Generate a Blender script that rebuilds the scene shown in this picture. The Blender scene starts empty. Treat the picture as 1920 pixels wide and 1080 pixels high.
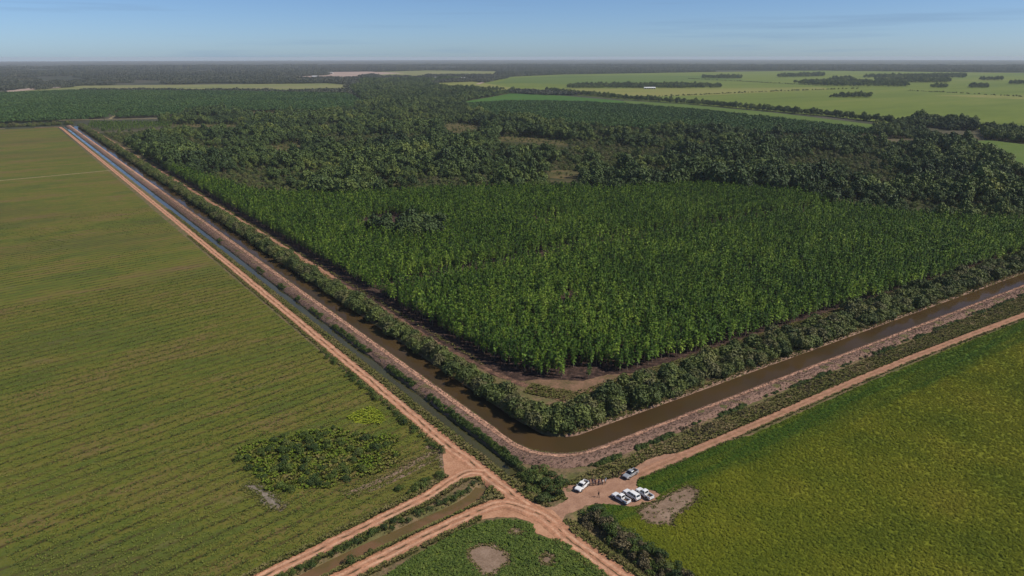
import bpy, bmesh, math, random
import numpy as np
from mathutils import Vector, Matrix, noise as mnoise
from mathutils.geometry import tessellate_polygon

scene = bpy.context.scene
RAD = math.radians
# ----------------------------------------------------------------- camera
CAM_H = 110.0
cam_data = bpy.data.cameras.new('camera')
cam_data.sensor_width = 36.0
cam_data.lens = 36.0 * 1382.0 / 1920.0
cam_data.clip_start = 1.0
cam_data.clip_end = 200000.0
cam = bpy.data.objects.new('camera', cam_data)
scene.collection.objects.link(cam)
cam.location = (0, 0, CAM_H)
HEADING = 34.8          # degrees clockwise from +Y (the long canal runs along +Y)
cam.rotation_euler = (RAD(90 - 17.40), RAD(0.05), -RAD(HEADING))
scene.camera = cam
# ----------------------------------------------------------------- sky + sun
SUN_EL, SUN_AZ = 45.0, 136.0      # azimuth clockwise from +Y
world = bpy.data.worlds.new('World'); scene.world = world; world.use_nodes = True
wn = world.node_tree; wn.nodes.clear()
w_out = wn.nodes.new('ShaderNodeOutputWorld'); w_bg = wn.nodes.new('ShaderNodeBackground')
w_sky = wn.nodes.new('ShaderNodeTexSky'); w_sky.sky_type = 'NISHITA'; w_sky.sun_disc = False
w_sky.sun_elevation = RAD(SUN_EL); w_sky.sun_rotation = RAD(SUN_AZ)
w_sky.altitude = 100.0; w_sky.air_density = 0.6; w_sky.dust_density = 0.45; w_sky.ozone_density = 7.5
w_bg.inputs['Strength'].default_value = 0.108
# thin high cirrus: long streaks of slightly greyer air
w_tc = wn.nodes.new('ShaderNodeTexCoord'); w_map = wn.nodes.new('ShaderNodeMapping')
w_map.inputs['Scale'].default_value = (2.2, 2.2, 55.0); w_map.inputs['Rotation'].default_value = (0.012, 0.006, 0)
w_map.inputs['Location'].default_value = (0.35, 0.0, 0.1)
w_no = wn.nodes.new('ShaderNodeTexNoise'); w_no.inputs['Scale'].default_value = 1.6; w_no.inputs['Detail'].default_value = 6
w_rp = wn.nodes.new('ShaderNodeValToRGB')
w_rp.color_ramp.elements[0].position = 0.56; w_rp.color_ramp.elements[0].color = (0, 0, 0, 1)
w_rp.color_ramp.elements[1].position = 0.75; w_rp.color_ramp.elements[1].color = (0.4, 0.4, 0.4, 1)
w_mx = wn.nodes.new('ShaderNodeMixRGB'); w_mx.inputs['Color2'].default_value = (1.9, 3.0, 4.6, 1)
wn.links.new(w_tc.outputs['Generated'], w_map.inputs['Vector']); wn.links.new(w_map.outputs[0], w_no.inputs['Vector'])
wn.links.new(w_no.outputs['Fac'], w_rp.inputs['Fac']); wn.links.new(w_rp.outputs['Color'], w_mx.inputs['Fac'])
wn.links.new(w_sky.outputs[0], w_mx.inputs['Color1']); wn.links.new(w_mx.outputs[0], w_bg.inputs['Color'])
wn.links.new(w_bg.outputs[0], w_out.inputs['Surface'])
sun_data = bpy.data.lights.new('sun', 'SUN'); sun_data.energy = 4.5; sun_data.angle = RAD(0.53)
sun_data.color = (1.0, 0.92, 0.79)
sun = bpy.data.objects.new('sun', sun_data); scene.collection.objects.link(sun)
_sd = Vector((math.sin(RAD(SUN_AZ)) * math.cos(RAD(SUN_EL)), math.cos(RAD(SUN_AZ)) * math.cos(RAD(SUN_EL)), math.sin(RAD(SUN_EL))))
sun.rotation_euler = _sd.to_track_quat('Z', 'Y').to_euler()
scene.view_settings.view_transform = 'Standard'; scene.view_settings.look = 'None'
scene.view_settings.exposure = 0.0; scene.view_settings.gamma = 1.0
scene.view_settings.use_curve_mapping = False
scene.render.engine = 'CYCLES'
cy = scene.cycles
cy.use_denoising = True; cy.max_bounces = 5; cy.diffuse_bounces = 2; cy.glossy_bounces = 2
cy.transmission_bounces = 2; cy.volume_bounces = 1; cy.transparent_max_bounces = 4
cy.caustics_reflective = False; cy.caustics_refractive = False
HAZE = 4e-5
# ----------------------------------------------------------------- survey: outlines on the ground, metres from the point below the camera
SURVEY = {
    'track_main': [(95.8, 252.6), (95.8, 206.7), (95.4, 173), (96, 155.7), (96.3, 143), (96.2, 132.4), (97.3, 123.8), (96.7, 115.5), (97.5, 106.1), (97.9, 98.9), (98.8, 91.1), (99.9, 80.7)],
    'track_sw_upper': [(96, 152.3), (92.6, 155.3), (85.5, 153.4), (77.6, 150.8), (71, 149.8), (54.2, 147.2), (31.7, 143.6), (11, 140.7)],
    'track_sw_lower': [(96.2, 129), (94.5, 133.5), (92.4, 137.3), (85.9, 137.8), (77.5, 137), (69.8, 136.4), (50.3, 134.2), (36.9, 132.7), (19, 130.8)],
    'junction_north': [(95.3, 176.1), (93.6, 171.1), (87.1, 158.5), (87.1, 153.2), (92.7, 151.3), (97.2, 150.1), (96.5, 160.2), (97.1, 171.8)],
    'junction_south': [(83.3, 133.8), (86.4, 133.3), (91.4, 130.1), (93.3, 126.3), (91.7, 121.7), (93.3, 118.3), (95.8, 115.1), (97.4, 112.5), (99.2, 116.7), (100.9, 126.2), (98.3, 135.3), (91.1, 135.9), (85.7, 136.3)],
    'parking': [(98.8, 129.1), (102.8, 128.3), (106.9, 128.7), (108.3, 132.2), (108.8, 133.4), (111.9, 133.4), (116, 131.5), (117.7, 132.9), (121.5, 130.3), (125.5, 128.8), (127.4, 130.2), (131.8, 130.1), (137.9, 131.1), (144.4, 130.5), (148.7, 128.3), (139.3, 127), (137.3, 125.6), (130.4, 125.4), (127.9, 124.9), (125.4, 121.9), (128.1, 119), (128.4, 116.4), (125.2, 115.1), (121.8, 116.6), (120.5, 115.8), (117.8, 117.3), (114, 121.4), (109.7, 123.5), (105.4, 123.7), (101.9, 123.6), (99.1, 120.7), (97.2, 117.4), (96.4, 122.6)],
    'road_east': [(129.2, 126.9), (137.5, 126.9), (176.8, 126.8), (236.3, 127.7), (290.7, 127), (364.1, 124.1), (502.7, 119.4)],
    'bare_east': [(117.5, 114.7), (117.1, 112.3), (116.5, 109.4), (117.2, 108.1), (119.2, 106.7), (121.5, 104.4), (123, 106.7), (128.8, 107.7), (133.6, 108.4), (137.7, 110.9), (138.7, 114.2), (137.5, 115.6), (130.7, 115.7), (125.5, 115.4), (121.7, 116.1)],
    'bare_south_a': [(74.5, 126.5), (77.2, 126.6), (80.8, 125.1), (81.9, 121.4), (81.6, 118.1), (80.3, 116), (76.6, 115.5), (74.5, 114.4), (72.9, 116.3), (72.7, 120.4), (73, 124)],
    'bare_south_b': [(86.1, 126.6), (88, 127.1), (89.5, 126.1), (89.8, 123.8), (88.3, 123), (86.5, 124)],
    'bare_south_c': [(86.1, 113.8), (87.7, 115), (89.8, 114), (90.4, 112.2), (88.9, 110.5), (86.8, 110.1), (85.4, 111.5)],
    'bare_west_a': [(38.7, 182.7), (41.8, 184.4), (43.4, 180.4), (44.5, 175.6), (45.8, 167.9), (44.2, 166.2), (42.1, 169.4), (41.2, 172), (41.3, 177.9)],
    'bare_west_b': [(60.5, 166.7), (69.7, 166.6), (80.4, 168.6), (88.2, 170.4), (92, 168.4), (89.1, 162.6), (85.2, 160.2), (86, 164.7), (79.7, 164), (70.9, 162.6), (64.3, 161.6)],
    'bare_west_c': [(54.4, 237.4), (60.3, 242.4), (64.9, 239.3), (64, 233.7), (57.2, 232)],
    'yellow_west': [(76.9, 204.5), (82.9, 207), (88.2, 207.1), (88.1, 198), (85.1, 194.4), (81, 197.2)],
    'ditch_sw': [(92, 146.6), (88.9, 144.5), (85.3, 143.4), (80.8, 142.5), (72.8, 142), (63.6, 141.2), (52.3, 140.5), (40.9, 138.8), (30.5, 137.5), (12.9, 135)],
    'ditch_se': [(104.7, 120.3), (104.3, 111.9), (104.5, 102.8), (104.7, 93.7), (104.9, 83.8)],
    'edge_sw_field': [(-45.5, 146.9), (11.5, 143.1), (30.6, 145.7), (53.3, 149.2), (70.3, 151.8), (85.9, 157), (90.1, 169), (94.4, 176.8)],
    'edge_south_field': [(35.4, 128.4), (54.9, 128.8), (67.1, 131.6), (75.4, 133.3), (83.5, 132.9), (88, 131.3), (91.6, 128.3), (92.9, 125), (91.2, 121.5), (93, 118), (95.1, 114.6), (95.4, 107.3), (95.8, 100.4), (96.2, 90.9), (71.3, 78.9), (39.6, 100.9)],
    'edge_east_field': [(111.6, 88.3), (111.9, 98.2), (114, 109.1), (115.2, 114.1), (120.3, 115.6), (127.7, 116.3), (129, 118.5), (125.5, 121.8), (127.7, 124.7), (137.3, 125.6), (143.5, 127.6)],
    'island': [(41.9, 202.5), (49.1, 204.3), (59.1, 205.3), (71.4, 201.8), (79.8, 192.6), (83.3, 181.3), (80.5, 172.1), (73.6, 168.2), (61.8, 169.9), (50.5, 171.5), (45.5, 178), (42.8, 187.9)],
    'thicket_end': [(104.9, 152.3), (108, 148.7), (112.5, 141.1), (111.6, 135.2), (105.2, 129.5), (100.8, 130.6), (100.9, 136.5), (101.7, 144.3)],
    'lane': [(158.1, 320.6), (208.6, 330.7), (285.7, 332), (374.7, 327.5), (484.3, 313.7)],
    'burnt': [(296.9, 410.8), (310.9, 417.3), (323.4, 408.6), (322.2, 393.2), (306.2, 386.7), (294.3, 394.9)],
    'islet': [(192.1, 465.4), (215.8, 484.8), (231.9, 483.2), (236.9, 451.7), (232, 413.2), (217, 390.2), (203.5, 396.1), (195.2, 416.1), (188.7, 433.6)],
    'islet_bare': [(208, 439), (219.6, 434.8), (213.9, 419.9), (202.6, 424.1)],
    'pl_back': [(139.6, 841.7), (160, 706.6), (170.3, 611.3), (222.5, 559.5), (291.1, 543.5), (372.3, 503.9), (418.9, 454.7), (495.2, 436), (535.1, 357.8), (512.5, 289), (524.1, 245.4), (561.3, 204.1), (597.7, 162.2)],
    'islet_b': [(453, 488.5), (505.2, 511.6), (517.8, 462.4), (480.2, 434.2), (425.8, 455.4)],
    'forest_outer': [(117.1, 1371.5), (140.1, 1172.3), (145.4, 910.4), (605, 219.8), (655.4, 162.6), (853.9, 218.7), (834.2, 310.8), (908, 380.3), (973.7, 443), (958.6, 494.8), (954.3, 557.6), (1055.2, 626.7), (917.5, 815.2), (799, 1082.9), (850.2, 1340.9), (949.8, 1582.2), (1322.3, 1902.5), (1524.7, 2177.4), (1363.8, 2343), (1615.7, 2984.2), (2096.4, 3459.7), (1579.7, 3588.1), (1069, 2547.9), (746.5, 1673.3), (611.3, 1507), (409.1, 1647.5), (301.4, 1580.1), (245.5, 1440.3), (242.4, 1284.4), (143.5, 1280)],
    'clear_a': [(632.2, 1119.5), (672.4, 1130.3), (677.1, 1063.4), (615.8, 971.9), (571.3, 992.7)],
    'clear_b': [(268.9, 926.3), (305.3, 978), (341.4, 999.4), (329.8, 946.2), (294.9, 895.2), (268.8, 894.5)],
    'clear_c': [(600.7, 905), (636.4, 862.1), (650.5, 800.9), (612.1, 750), (595.6, 806.8), (569.1, 857.4)],
    'clear_d': [(452.1, 589.4), (476.7, 590.2), (474.7, 560.7), (448.1, 534.4), (427.4, 548.8)],
    'clear_e': [(731.2, 638.7), (768.1, 627.1), (730.7, 549.1), (683.8, 520.1), (676.1, 558.2), (687.2, 591.4)],
    'clear_f': [(426.4, 1715.2), (499.5, 1728.6), (624.5, 1664), (591, 1560.2), (477.8, 1580.8), (409.5, 1628.3)],
    'clear_g': [(740.9, 1456), (805.2, 1516.2), (743.5, 1377.5), (693.8, 1341)],
    'clear_h': [(625.3, 810.2), (635.6, 779), (585.8, 726.1), (576.3, 746.4)],
    'clear_i': [(255.7, 1393.8), (353.4, 1326), (343.3, 1283.3), (248.8, 1337)],
    'grove_east': [(1028.2, 589.8), (1046.9, 542), (957, 435.1), (992.6, 429.9), (1151.7, 504), (1319.4, 569.6), (1302.9, 678.9), (1180.7, 666.1)],
    'grove_east_b': [(1275.7, 544.6), (1282.1, 488.7), (1291.2, 372.3), (1121.8, 320.5), (1122.3, 425.3), (1135.5, 480.5)],
    'yellow_grove': [(130.9, 1395.7), (147, 1308), (245.2, 1339.6), (264, 1414.1), (147, 1508.8)],
    'pl_west': [(-211.2, 1737.5), (16.6, 1579.2), (104.2, 1575), (273.9, 1583.3), (420.6, 1647.9), (614.2, 1513.3), (729, 1633.8), (906.8, 2183.6), (654, 2537.6), (238.5, 2924.2), (44, 2825.8), (-332.5, 2849.4)],
    'pl_mid': [(914.1, 1529.9), (1077, 1549.5), (1200, 1409), (1216.9, 1114.8), (1157, 843.3), (1085.5, 611.8), (1007.2, 598.3), (875.8, 778.2), (762.7, 1033.7), (811.6, 1280)],
    'fld_tan': [(-357.6, 3070), (47.1, 3005.7), (278.8, 3394.7), (331.4, 3563.6), (1268, 3225.8), (1222.4, 2873.4), (995.7, 2442.6), (685.2, 2658.5), (245.6, 3014.4), (44.2, 2873.7), (-335.3, 2866.1)],
    'fld_bare': [(-93, 2969.1), (49.2, 3100.5), (157.3, 3415.5), (292.1, 3591), (284.2, 3457), (145.7, 3189.6), (46.1, 2960.4)],
    'fld_town': [(1257.2, 3924.8), (1510.3, 3990.9), (1694.9, 3862.6), (1833.9, 4178.1), (2030.9, 4526), (2525.2, 4979.8), (2562.5, 5706.8), (2233.7, 5666.5), (1813.8, 4677), (1575.2, 4510.6)],
    'fld_far_mid': [(1999.4, 4377.1), (2621.4, 3944.8), (3421.5, 5109.8), (3185.6, 5876.2), (2504.1, 5478.5)],
    'fld_mid': [(1629.2, 2974.8), (1907.5, 3051.9), (1631.2, 2329.6), (1552.8, 2105.9), (1476.4, 2108.5), (1386.9, 2382.5)],
    'fld_soy': [(992.1, 1660.3), (1381.5, 1987.7), (1415.2, 1759.5), (1373.4, 1452.9), (1309.4, 1384.8), (1242.3, 1458.6), (988.4, 1607.9)],
    'fld_right': [(1772.3, 2792.3), (2555.4, 3676.7), (3125.7, 3946.4), (4375.5, 3927.5), (5756.4, 3776.6), (5985.1, 2356.5), (6596.9, 1181.7), (1067.6, 170.5), (1282.1, 488.7), (1293.4, 554), (1271.9, 662.3), (1326.1, 835.5), (1377.5, 1075.2), (1407.2, 1290.3), (1413.7, 1485.4), (1492.8, 1910.3), (1611.2, 2284)],
    'fld_right_yellow': [(1528.2, 2072.5), (1739.6, 2194.8), (2220.9, 1860.3), (2615, 1707.3), (2473.3, 1571.9), (1752.3, 1525.1), (1528.3, 1606.5), (1498.3, 1863.1)],
    'fld_right_green': [(1906.1, 2868.8), (2362.2, 3398.8), (2973, 3700.5), (3676.1, 3211.7), (3164.6, 2486.6), (2034.1, 2530.6)],
    'fld_right_b': [(1569.8, 1440.5), (2394.1, 1521.1), (2690.5, 1420.9), (2763.7, 822.2), (1508, 438.5), (1369.6, 714.6), (1411.2, 1030.8)],
    'fld_strip': [(1384.7, 1475), (1391.2, 1275.4), (1329.5, 970.3), (1207, 636.3), (1116.6, 603.7), (1212.1, 883.4), (1274.8, 1167.9), (1303.9, 1388.6)],
    'fld_corner': [(948.7, 428.1), (1037.6, 447), (1129.4, 484.7), (1108.5, 419.8), (1057.6, 276.4), (872.7, 224.1), (888.4, 332.3), (915.4, 375.2)],
    'fld_tan_right': [(2309.9, 1137.6), (2447.4, 1080.7), (2619.1, 778), (2370.7, 702.1), (2278.4, 884.4)],
    'hedge_diag': [(1572.6, 2041.7), (1520.7, 1890.9), (1431.6, 1504.3), (1423.6, 1305.4), (1377.5, 1075.2), (1338.1, 843.2), (1261.9, 657), (1258.2, 546.2)],
    'grove1': [(1854.1, 2299.8), (2028, 2384.4), (2428.3, 2035.2), (2224.1, 1858.1), (1758.8, 2181.4)],
    'grove2': [(3289.8, 2884.5), (3558.7, 2834.8), (3296.9, 2625.3), (3128.4, 2742.4)],
    'grove3': [(3936.3, 2869.6), (4545.5, 2959.6), (4052, 2636.5), (3632, 2646.6)],
    'grove4': [(2828.5, 1978.5), (3286.2, 2093.7), (3099.6, 1639.7), (2885.7, 1519.2), (2695.9, 1714.8)],
    'grove5': [(2025.1, 1297.9), (2127.4, 1226.8), (2043.8, 1177.9), (1945.4, 1246.2)],
    'grove6': [(3008.6, 1497.4), (3059.3, 1462.2), (2902.7, 1386.4), (2854.6, 1419.9)],
    'grove7': [(3187.5, 1439.1), (3249.5, 1396), (3027.9, 1299.4), (2970.1, 1339.6)],
    'grove8': [(3648.4, 1488.4), (3779, 1397.6), (3564, 1316.9), (3440.7, 1402.6)],
    'grove9': [(3601.1, 2295.8), (3691.2, 2233.2), (3443.8, 2082.4), (3359.7, 2140.9)],
    'grove10': [(3528, 2023.9), (3909.8, 1861.2), (3508.8, 1668.4), (3238.3, 1856.4)],
    'grove11': [(4131.6, 2436.6), (5001.3, 2290.7), (4373.7, 2000.8), (3924.1, 2313.3)],
    'grove12': [(4122.2, 1821), (4221.3, 1752.2), (4032.8, 1673), (3938.1, 1738.8)],
    'row_a': [(1488.1, 1564.1), (1750.6, 1565), (2159.7, 1584.8), (2410.2, 1562), (2593.7, 1543.8)],
    'row_b': [(3066, 2785.7), (2893.6, 2272.5), (2743.9, 1815.9)],
    'row_c': [(2563.5, 1353), (2513.5, 1157.5), (2429.6, 944.4)],
    'barn': [(1975.3, 1973.6)],
    'house_a': [(1570.9, 4216.3)],
    'house_b': [(1967.1, 3549.5)],
    'house_c': [(2041.5, 3379.7)],
    'house_d': [(2009.5, 5119.6)],
    'tri_far': [(185.6, 1581.7), (232.3, 1789.7)],
    'strip_far': [(105.9, 1607.3), (181.5, 1584.5), (261.5, 1544.2)],
    'road_far': [(1727.9, 2743.5), (2425.3, 3622.5)],
    'crosstrack': [(-144.5, 817.1), (-0.6, 838.5), (42.8, 844.1), (87.7, 851.6)],
}
# ----------------------------------------------------------------- helpers
C = scene.collection
rng = np.random.default_rng(7)
random.seed(7)

def tag(o, label=None, cat=None, group=None, kind=None):
    if label: o['label'] = label
    if cat: o['category'] = cat
    if group: o['group'] = group
    if kind: o['kind'] = kind
    return o

def add(name, mesh, parent=None):
    o = bpy.data.objects.new(name, mesh); C.objects.link(o)
    if parent is not None: o.parent = parent
    return o

def empty(name, loc, rz=0.0, sc=1.0):
    o = bpy.data.objects.new(name, None); C.objects.link(o)
    o.empty_display_size = 0.2
    o.location = loc; o.rotation_euler = (0, 0, rz)
    o.scale = sc if hasattr(sc, '__len__') else (sc, sc, sc)
    return o

def pymesh(name, verts, faces, mats=None, midx=None, smooth=False):
    me = bpy.data.meshes.new(name)
    me.from_pydata([tuple(map(float, v)) for v in verts], [], [tuple(int(i) for i in f) for f in faces])
    for m in (mats or []): me.materials.append(m)
    if midx is not None: me.polygons.foreach_set('material_index', np.asarray(midx, dtype=np.int32))
    if smooth: me.polygons.foreach_set('use_smooth', np.ones(len(me.polygons), dtype=bool))
    me.update()
    return me

# ---- node materials
class NT:
    def __init__(s, name):
        s.m = bpy.data.materials.new(name); s.m.use_nodes = True
        s.t = s.m.node_tree; s.b = s.t.nodes['Principled BSDF']
    def n(s, typ, ins=None, **props):
        nd = s.t.nodes.new(typ)
        for k, v in props.items(): setattr(nd, k, v)
        for k, v in (ins or {}).items(): s.put(nd.inputs[k], v)
        return nd
    def put(s, sock, v):
        if isinstance(v, bpy.types.NodeSocket): s.t.links.new(v, sock)
        elif isinstance(v, bpy.types.Node): s.t.links.new(v.outputs[0], sock)
        elif hasattr(v, '__len__') and len(v) == 3 and sock.type == 'RGBA': sock.default_value = (*v, 1)
        else: sock.default_value = v
    def pos(s): return s.n('ShaderNodeNewGeometry').outputs['Position']
    def noise(s, scale, detail=4, vec=None, rough=0.55):
        return s.n('ShaderNodeTexNoise', {'Vector': vec or s.pos(), 'Scale': scale, 'Detail': detail, 'Roughness': rough}).outputs['Fac']
    def mapr(s, f, a, b, c=0.0, d=1.0):
        return s.n('ShaderNodeMapRange', {0: f, 1: a, 2: b, 3: c, 4: d}).outputs[0]
    def mix(s, f, a, b, mode='MIX'):
        return s.n('ShaderNodeMixRGB', {'Fac': f, 'Color1': a, 'Color2': b}, blend_type=mode).outputs[0]
    def math(s, op, a, b=0.0, c=0.0):
        return s.n('ShaderNodeMath', {0: a, 1: b, 2: c}, operation=op).outputs[0]
    def xyz(s, v=None):
        return s.n('ShaderNodeSeparateXYZ', {0: v or s.pos()}).outputs
    def scaled(s, vx, vy, vz=1.0, rot=0.0):
        return s.n('ShaderNodeMapping', {'Vector': s.pos(), 'Scale': (vx, vy, vz), 'Rotation': (0, 0, rot)}).outputs[0]
    def ramp(s, f, stops):
        nd = s.n('ShaderNodeValToRGB', {'Fac': f}); el = nd.color_ramp.elements
        while len(el) < len(stops): el.new(0.5)
        for e, (p, c) in zip(el, stops): e.position = p; e.color = (*c, 1)
        return nd.outputs[0]
    def done(s, col, rough=0.9, spec=0.2, bump=None, bstr=0.5, bdist=0.2):
        s.put(s.b.inputs['Base Color'], col); s.put(s.b.inputs['Roughness'], rough)
        s.put(s.b.inputs['Specular IOR Level'], spec)
        if bump is not None:
            b = s.n('ShaderNodeBump', {'Height': bump, 'Strength': bstr, 'Distance': bdist})
            s.t.links.new(b.outputs[0], s.b.inputs['Normal'])
        return s.m

def plain(name, col, rough=0.6, spec=0.4, metal=0.0, var=0.12, scale=3.0):
    k = NT(name); f = k.noise(scale, 3, k.n('ShaderNodeTexCoord').outputs['Object'])
    lo = tuple(c * (1 - var) for c in col); hi = tuple(min(1, c * (1 + var)) for c in col)
    k.b.inputs['Metallic'].default_value = metal
    return k.done(k.mix(f, lo, hi), rough, spec)

def foliage(name, stops, patch=0.02, tone=0.45, rough=0.6, spec=0.25, leaf=1.2):
    """leaf colour: each plant its own tone, patches of the stand differ, leaves vary a little"""
    k = NT(name)
    r = k.n('ShaderNodeObjectInfo').outputs['Random']
    p = k.mapr(k.noise(patch, 3), 0.3, 0.7)
    f = k.math('ADD', k.math('MULTIPLY', r, 1 - tone), k.math('MULTIPLY', p, tone))
    col = k.ramp(f, stops)
    v = k.mapr(k.noise(leaf, 2), 0.25, 0.75, 0.7, 1.3)
    col = k.mix(1.0, col, k.n('ShaderNodeCombineXYZ', {0: v, 1: v, 2: v}).outputs[0], 'MULTIPLY')
    return k.done(col, rough, spec)

# ---- plane geometry
def dist_poly(x, y, path):
    d = np.full(np.shape(x), 1e9)
    for (ax, ay), (bx, by) in zip(path[:-1], path[1:]):
        vx, vy = bx - ax, by - ay; L2 = vx * vx + vy * vy + 1e-12
        t = np.clip(((x - ax) * vx + (y - ay) * vy) / L2, 0, 1)
        d = np.minimum(d, np.hypot(x - ax - t * vx, y - ay - t * vy))
    return d

def inside(x, y, poly):
    c = np.zeros(np.shape(x), dtype=bool); n = len(poly)
    for i in range(n):
        (ax, ay), (bx, by) = poly[i], poly[i - 1]
        if ay == by: continue
        c ^= ((ay > y) != (by > y)) & (x < (bx - ax) * (y - ay) / (by - ay) + ax)
    return c

def smooth(a, b, v):
    t = np.clip((v - a) / (b - a), 0, 1); return t * t * (3 - 2 * t)

def resample(path, step):
    p = np.array(path, float); seg = np.hypot(*np.diff(p, axis=0).T); s = np.r_[0, np.cumsum(seg)]
    t = np.linspace(0, s[-1], max(2, int(s[-1] / step) + 1))
    return np.c_[np.interp(t, s, p[:, 0]), np.interp(t, s, p[:, 1])], t

def fillet(a, b, c, r, n=14):
    a, b, c = map(np.array, (a, b, c)); u = (a - b) / np.linalg.norm(a - b); v = (c - b) / np.linalg.norm(c - b)
    o = b + (u + v) * r; pts = []
    for i in range(n + 1):
        th = i / n * math.pi / 2
        pts.append(tuple(o - v * r * math.cos(th) - u * r * math.sin(th)))
    return pts

def chaikin(path, n=2):
    p = [np.array(q, float) for q in path]
    for _ in range(n):
        q = [p[0]]
        for a, b in zip(p[:-1], p[1:]): q += [a * .75 + b * .25, a * .25 + b * .75]
        p = q + [p[-1]]
    return [tuple(v) for v in p]

def nz(x, y, s, seed=0.0):
    return mnoise.noise(Vector((x * s, y * s, seed)))

# view wedge (with a margin on both sides, for other camera positions)
_h = RAD(HEADING)
def in_view(x, y, margin=6.0):
    f = x * math.sin(_h) + y * math.cos(_h); r = x * math.cos(_h) - y * math.sin(_h)
    return np.abs(np.degrees(np.arctan2(r, f))) < 35 + margin
# ----------------------------------------------------------------- water courses and terrain height
# the farm grid: long canals along +Y (x about 100..122) and along +X (y about 139..155)
CANAL_WIDE = [(117.8, 1466.0)] + fillet((117.8, 1466), (117.8, 149.4), (900, 149.4), 15) + [(900.0, 149.4)]
BERM = [(109.4, 1466.0)] + fillet((109.4, 1466), (109.4, 141.4), (900, 141.4), 19) + [(900.0, 141.4)]
CANAL_NARROW = [(103.2, 1466.0), (103.2, 147.5)]
DITCH_SW = chaikin(SURVEY['ditch_sw'])
DITCH_SE = chaikin(SURVEY['ditch_se'])
HOLE = [(103.0, 137.0), (104.6, 132.5)]

def height(x, y):
    x = np.asarray(x, float); y = np.asarray(y, float)
    db = dist_poly(x, y, BERM)
    z = 0.95 * (1 - smooth(1.6, 4.2, db))
    # gentle hummocks along the verges
    near = (x > 85) & (x < 420) & (y > 85) & (y < 1500) & ~((x > 125) & (y > 157.5))
    z = z + np.where(near, 0.10 * np.sin(x * 0.9 + np.sin(y * 0.31) * 2) * np.sin(y * 0.7 + np.sin(x * 0.23) * 3) * smooth(98.5, 101, x) * smooth(129, 132, y), 0)
    d = dist_poly(x, y, CANAL_WIDE); hw = np.where(y > 170, 4.0, 4.7)
    c = 1 - smooth(hw - 0.9, hw + 1.3, d); z = z * (1 - c) - 1.6 * c
    d = dist_poly(x, y, CANAL_NARROW); c = 1 - smooth(0.7, 2.6, d); z = z * (1 - c) - 1.5 * c
    d = dist_poly(x, y, DITCH_SW); c = 1 - smooth(0.9, 3.0, d); z = z * (1 - c) - 1.3 * c
    d = dist_poly(x, y, DITCH_SE); c = 1 - smooth(0.6, 3.0, d); z = z * (1 - c) - 1.2 * c
    d = dist_poly(x, y, HOLE); c = 1 - smooth(0.6, 2.6, d); z = z * (1 - c) - 1.2 * c
    return z

def lines(parts):
    out = []
    for a, b, s in parts: out += list(np.arange(a, b - 1e-6, s))
    out.append(parts[-1][1]); return np.array(out)
FAR = 27000.0
gx = lines([(-FAR, -6000, 6000), (-6000, -300, 950), (-300, 20, 20), (20, 90, 1.25), (90, 125, 0.45), (125, 170, 1.5), (170, 520, 7), (520, 920, 40), (920, 6000, 500), (6000, FAR, 6000)])
gy = lines([(-FAR, -6000, 6000), (-6000, -200, 1000), (-200, 75, 25), (75, 128, 0.8), (128, 160, 0.45), (160, 180, 1.5), (180, 500, 8), (500, 1480, 14), (1480, 6000, 450), (6000, FAR, 6000)])
GX, GY = np.meshgrid(gx, gy, indexing='ij'); GZ = height(GX, GY)
gv = np.c_[GX.ravel(), GY.ravel(), GZ.ravel()]
ny = len(gy); I, J = np.meshgrid(np.arange(len(gx) - 1), np.arange(ny - 1), indexing='ij')
b0 = (I * ny + J).ravel(); gf = np.c_[b0, b0 + ny, b0 + ny + 1, b0 + 1]

# ----------------------------------------------------------------- ground materials
k = NT('verge_earth')
n1 = k.noise(0.13, 5); n2 = k.noise(0.9, 4); n3 = k.noise(0.0035, 6, rough=0.65); n4 = k.noise(0.02, 4)
near_c = k.ramp(n1, [(0.30, (.085, .095, .030)), (0.46, (.14, .125, .05)), (0.58, (.20, .135, .08)), (0.70, (.12, .115, .04))])
near_c = k.mix(k.mapr(n2, 0.45, 0.7), near_c, (.085, .075, .035))
far_c = k.ramp(k.math('ADD', k.math('MULTIPLY', n3, 0.75), k.math('MULTIPLY', n4, 0.25)),
               [(0.34, (.022, .034, .020)), (0.47, (.045, .052, .032)), (0.58, (.085, .078, .058)), (0.66, (.05, .062, .034))])
yy = k.xyz(); dd = k.math('SQRT', k.math('ADD', k.math('POWER', yy[0], 2.0), k.math('POWER', yy[1], 2.0)))
M_GROUND = k.done(k.mix(k.mapr(dd, 900, 1500), near_c, far_c), 0.95, 0.1, k.noise(1.6, 5), 0.6, 0.3)

def soil(name, a, b, c, sc=0.25, bs=0.4):
    k = NT(name); f = k.noise(sc, 5); g = k.noise(sc * 9, 3)
    col = k.ramp(k.math('ADD', k.math('MULTIPLY', f, 0.6), k.math('MULTIPLY', g, 0.4)), [(0.38, a), (0.5, b), (0.62, c)])
    return k.done(col, 0.95, 0.1, g, bs, 0.12)
M_LITTER = soil('leaf_litter_soil', (.022, .015, .013), (.045, .028, .023), (.13, .080, .062), 0.5)
M_BARE = soil('grey_brown_bare_soil', (.155, .105, .070), (.225, .155, .108), (.29, .205, .15), 0.28)
M_BARE_GREY = soil('grey_disturbed_soil', (.12, .10, .075), (.20, .165, .13), (.28, .235, .19), 0.35)
M_RED = soil('packed_red_dirt', (.33, .165, .095), (.42, .22, .13), (.50, .28, .172), 0.22, 0.3)
M_TRAIL = soil('dim_red_trail_earth', (.05, .033, .025), (.13, .075, .052), (.28, .155, .105), 0.22, 0.3)
M_PARK = soil('brown_trodden_earth', (.26, .145, .095), (.335, .19, .125), (.41, .245, .165), 0.25, 0.3)
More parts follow.
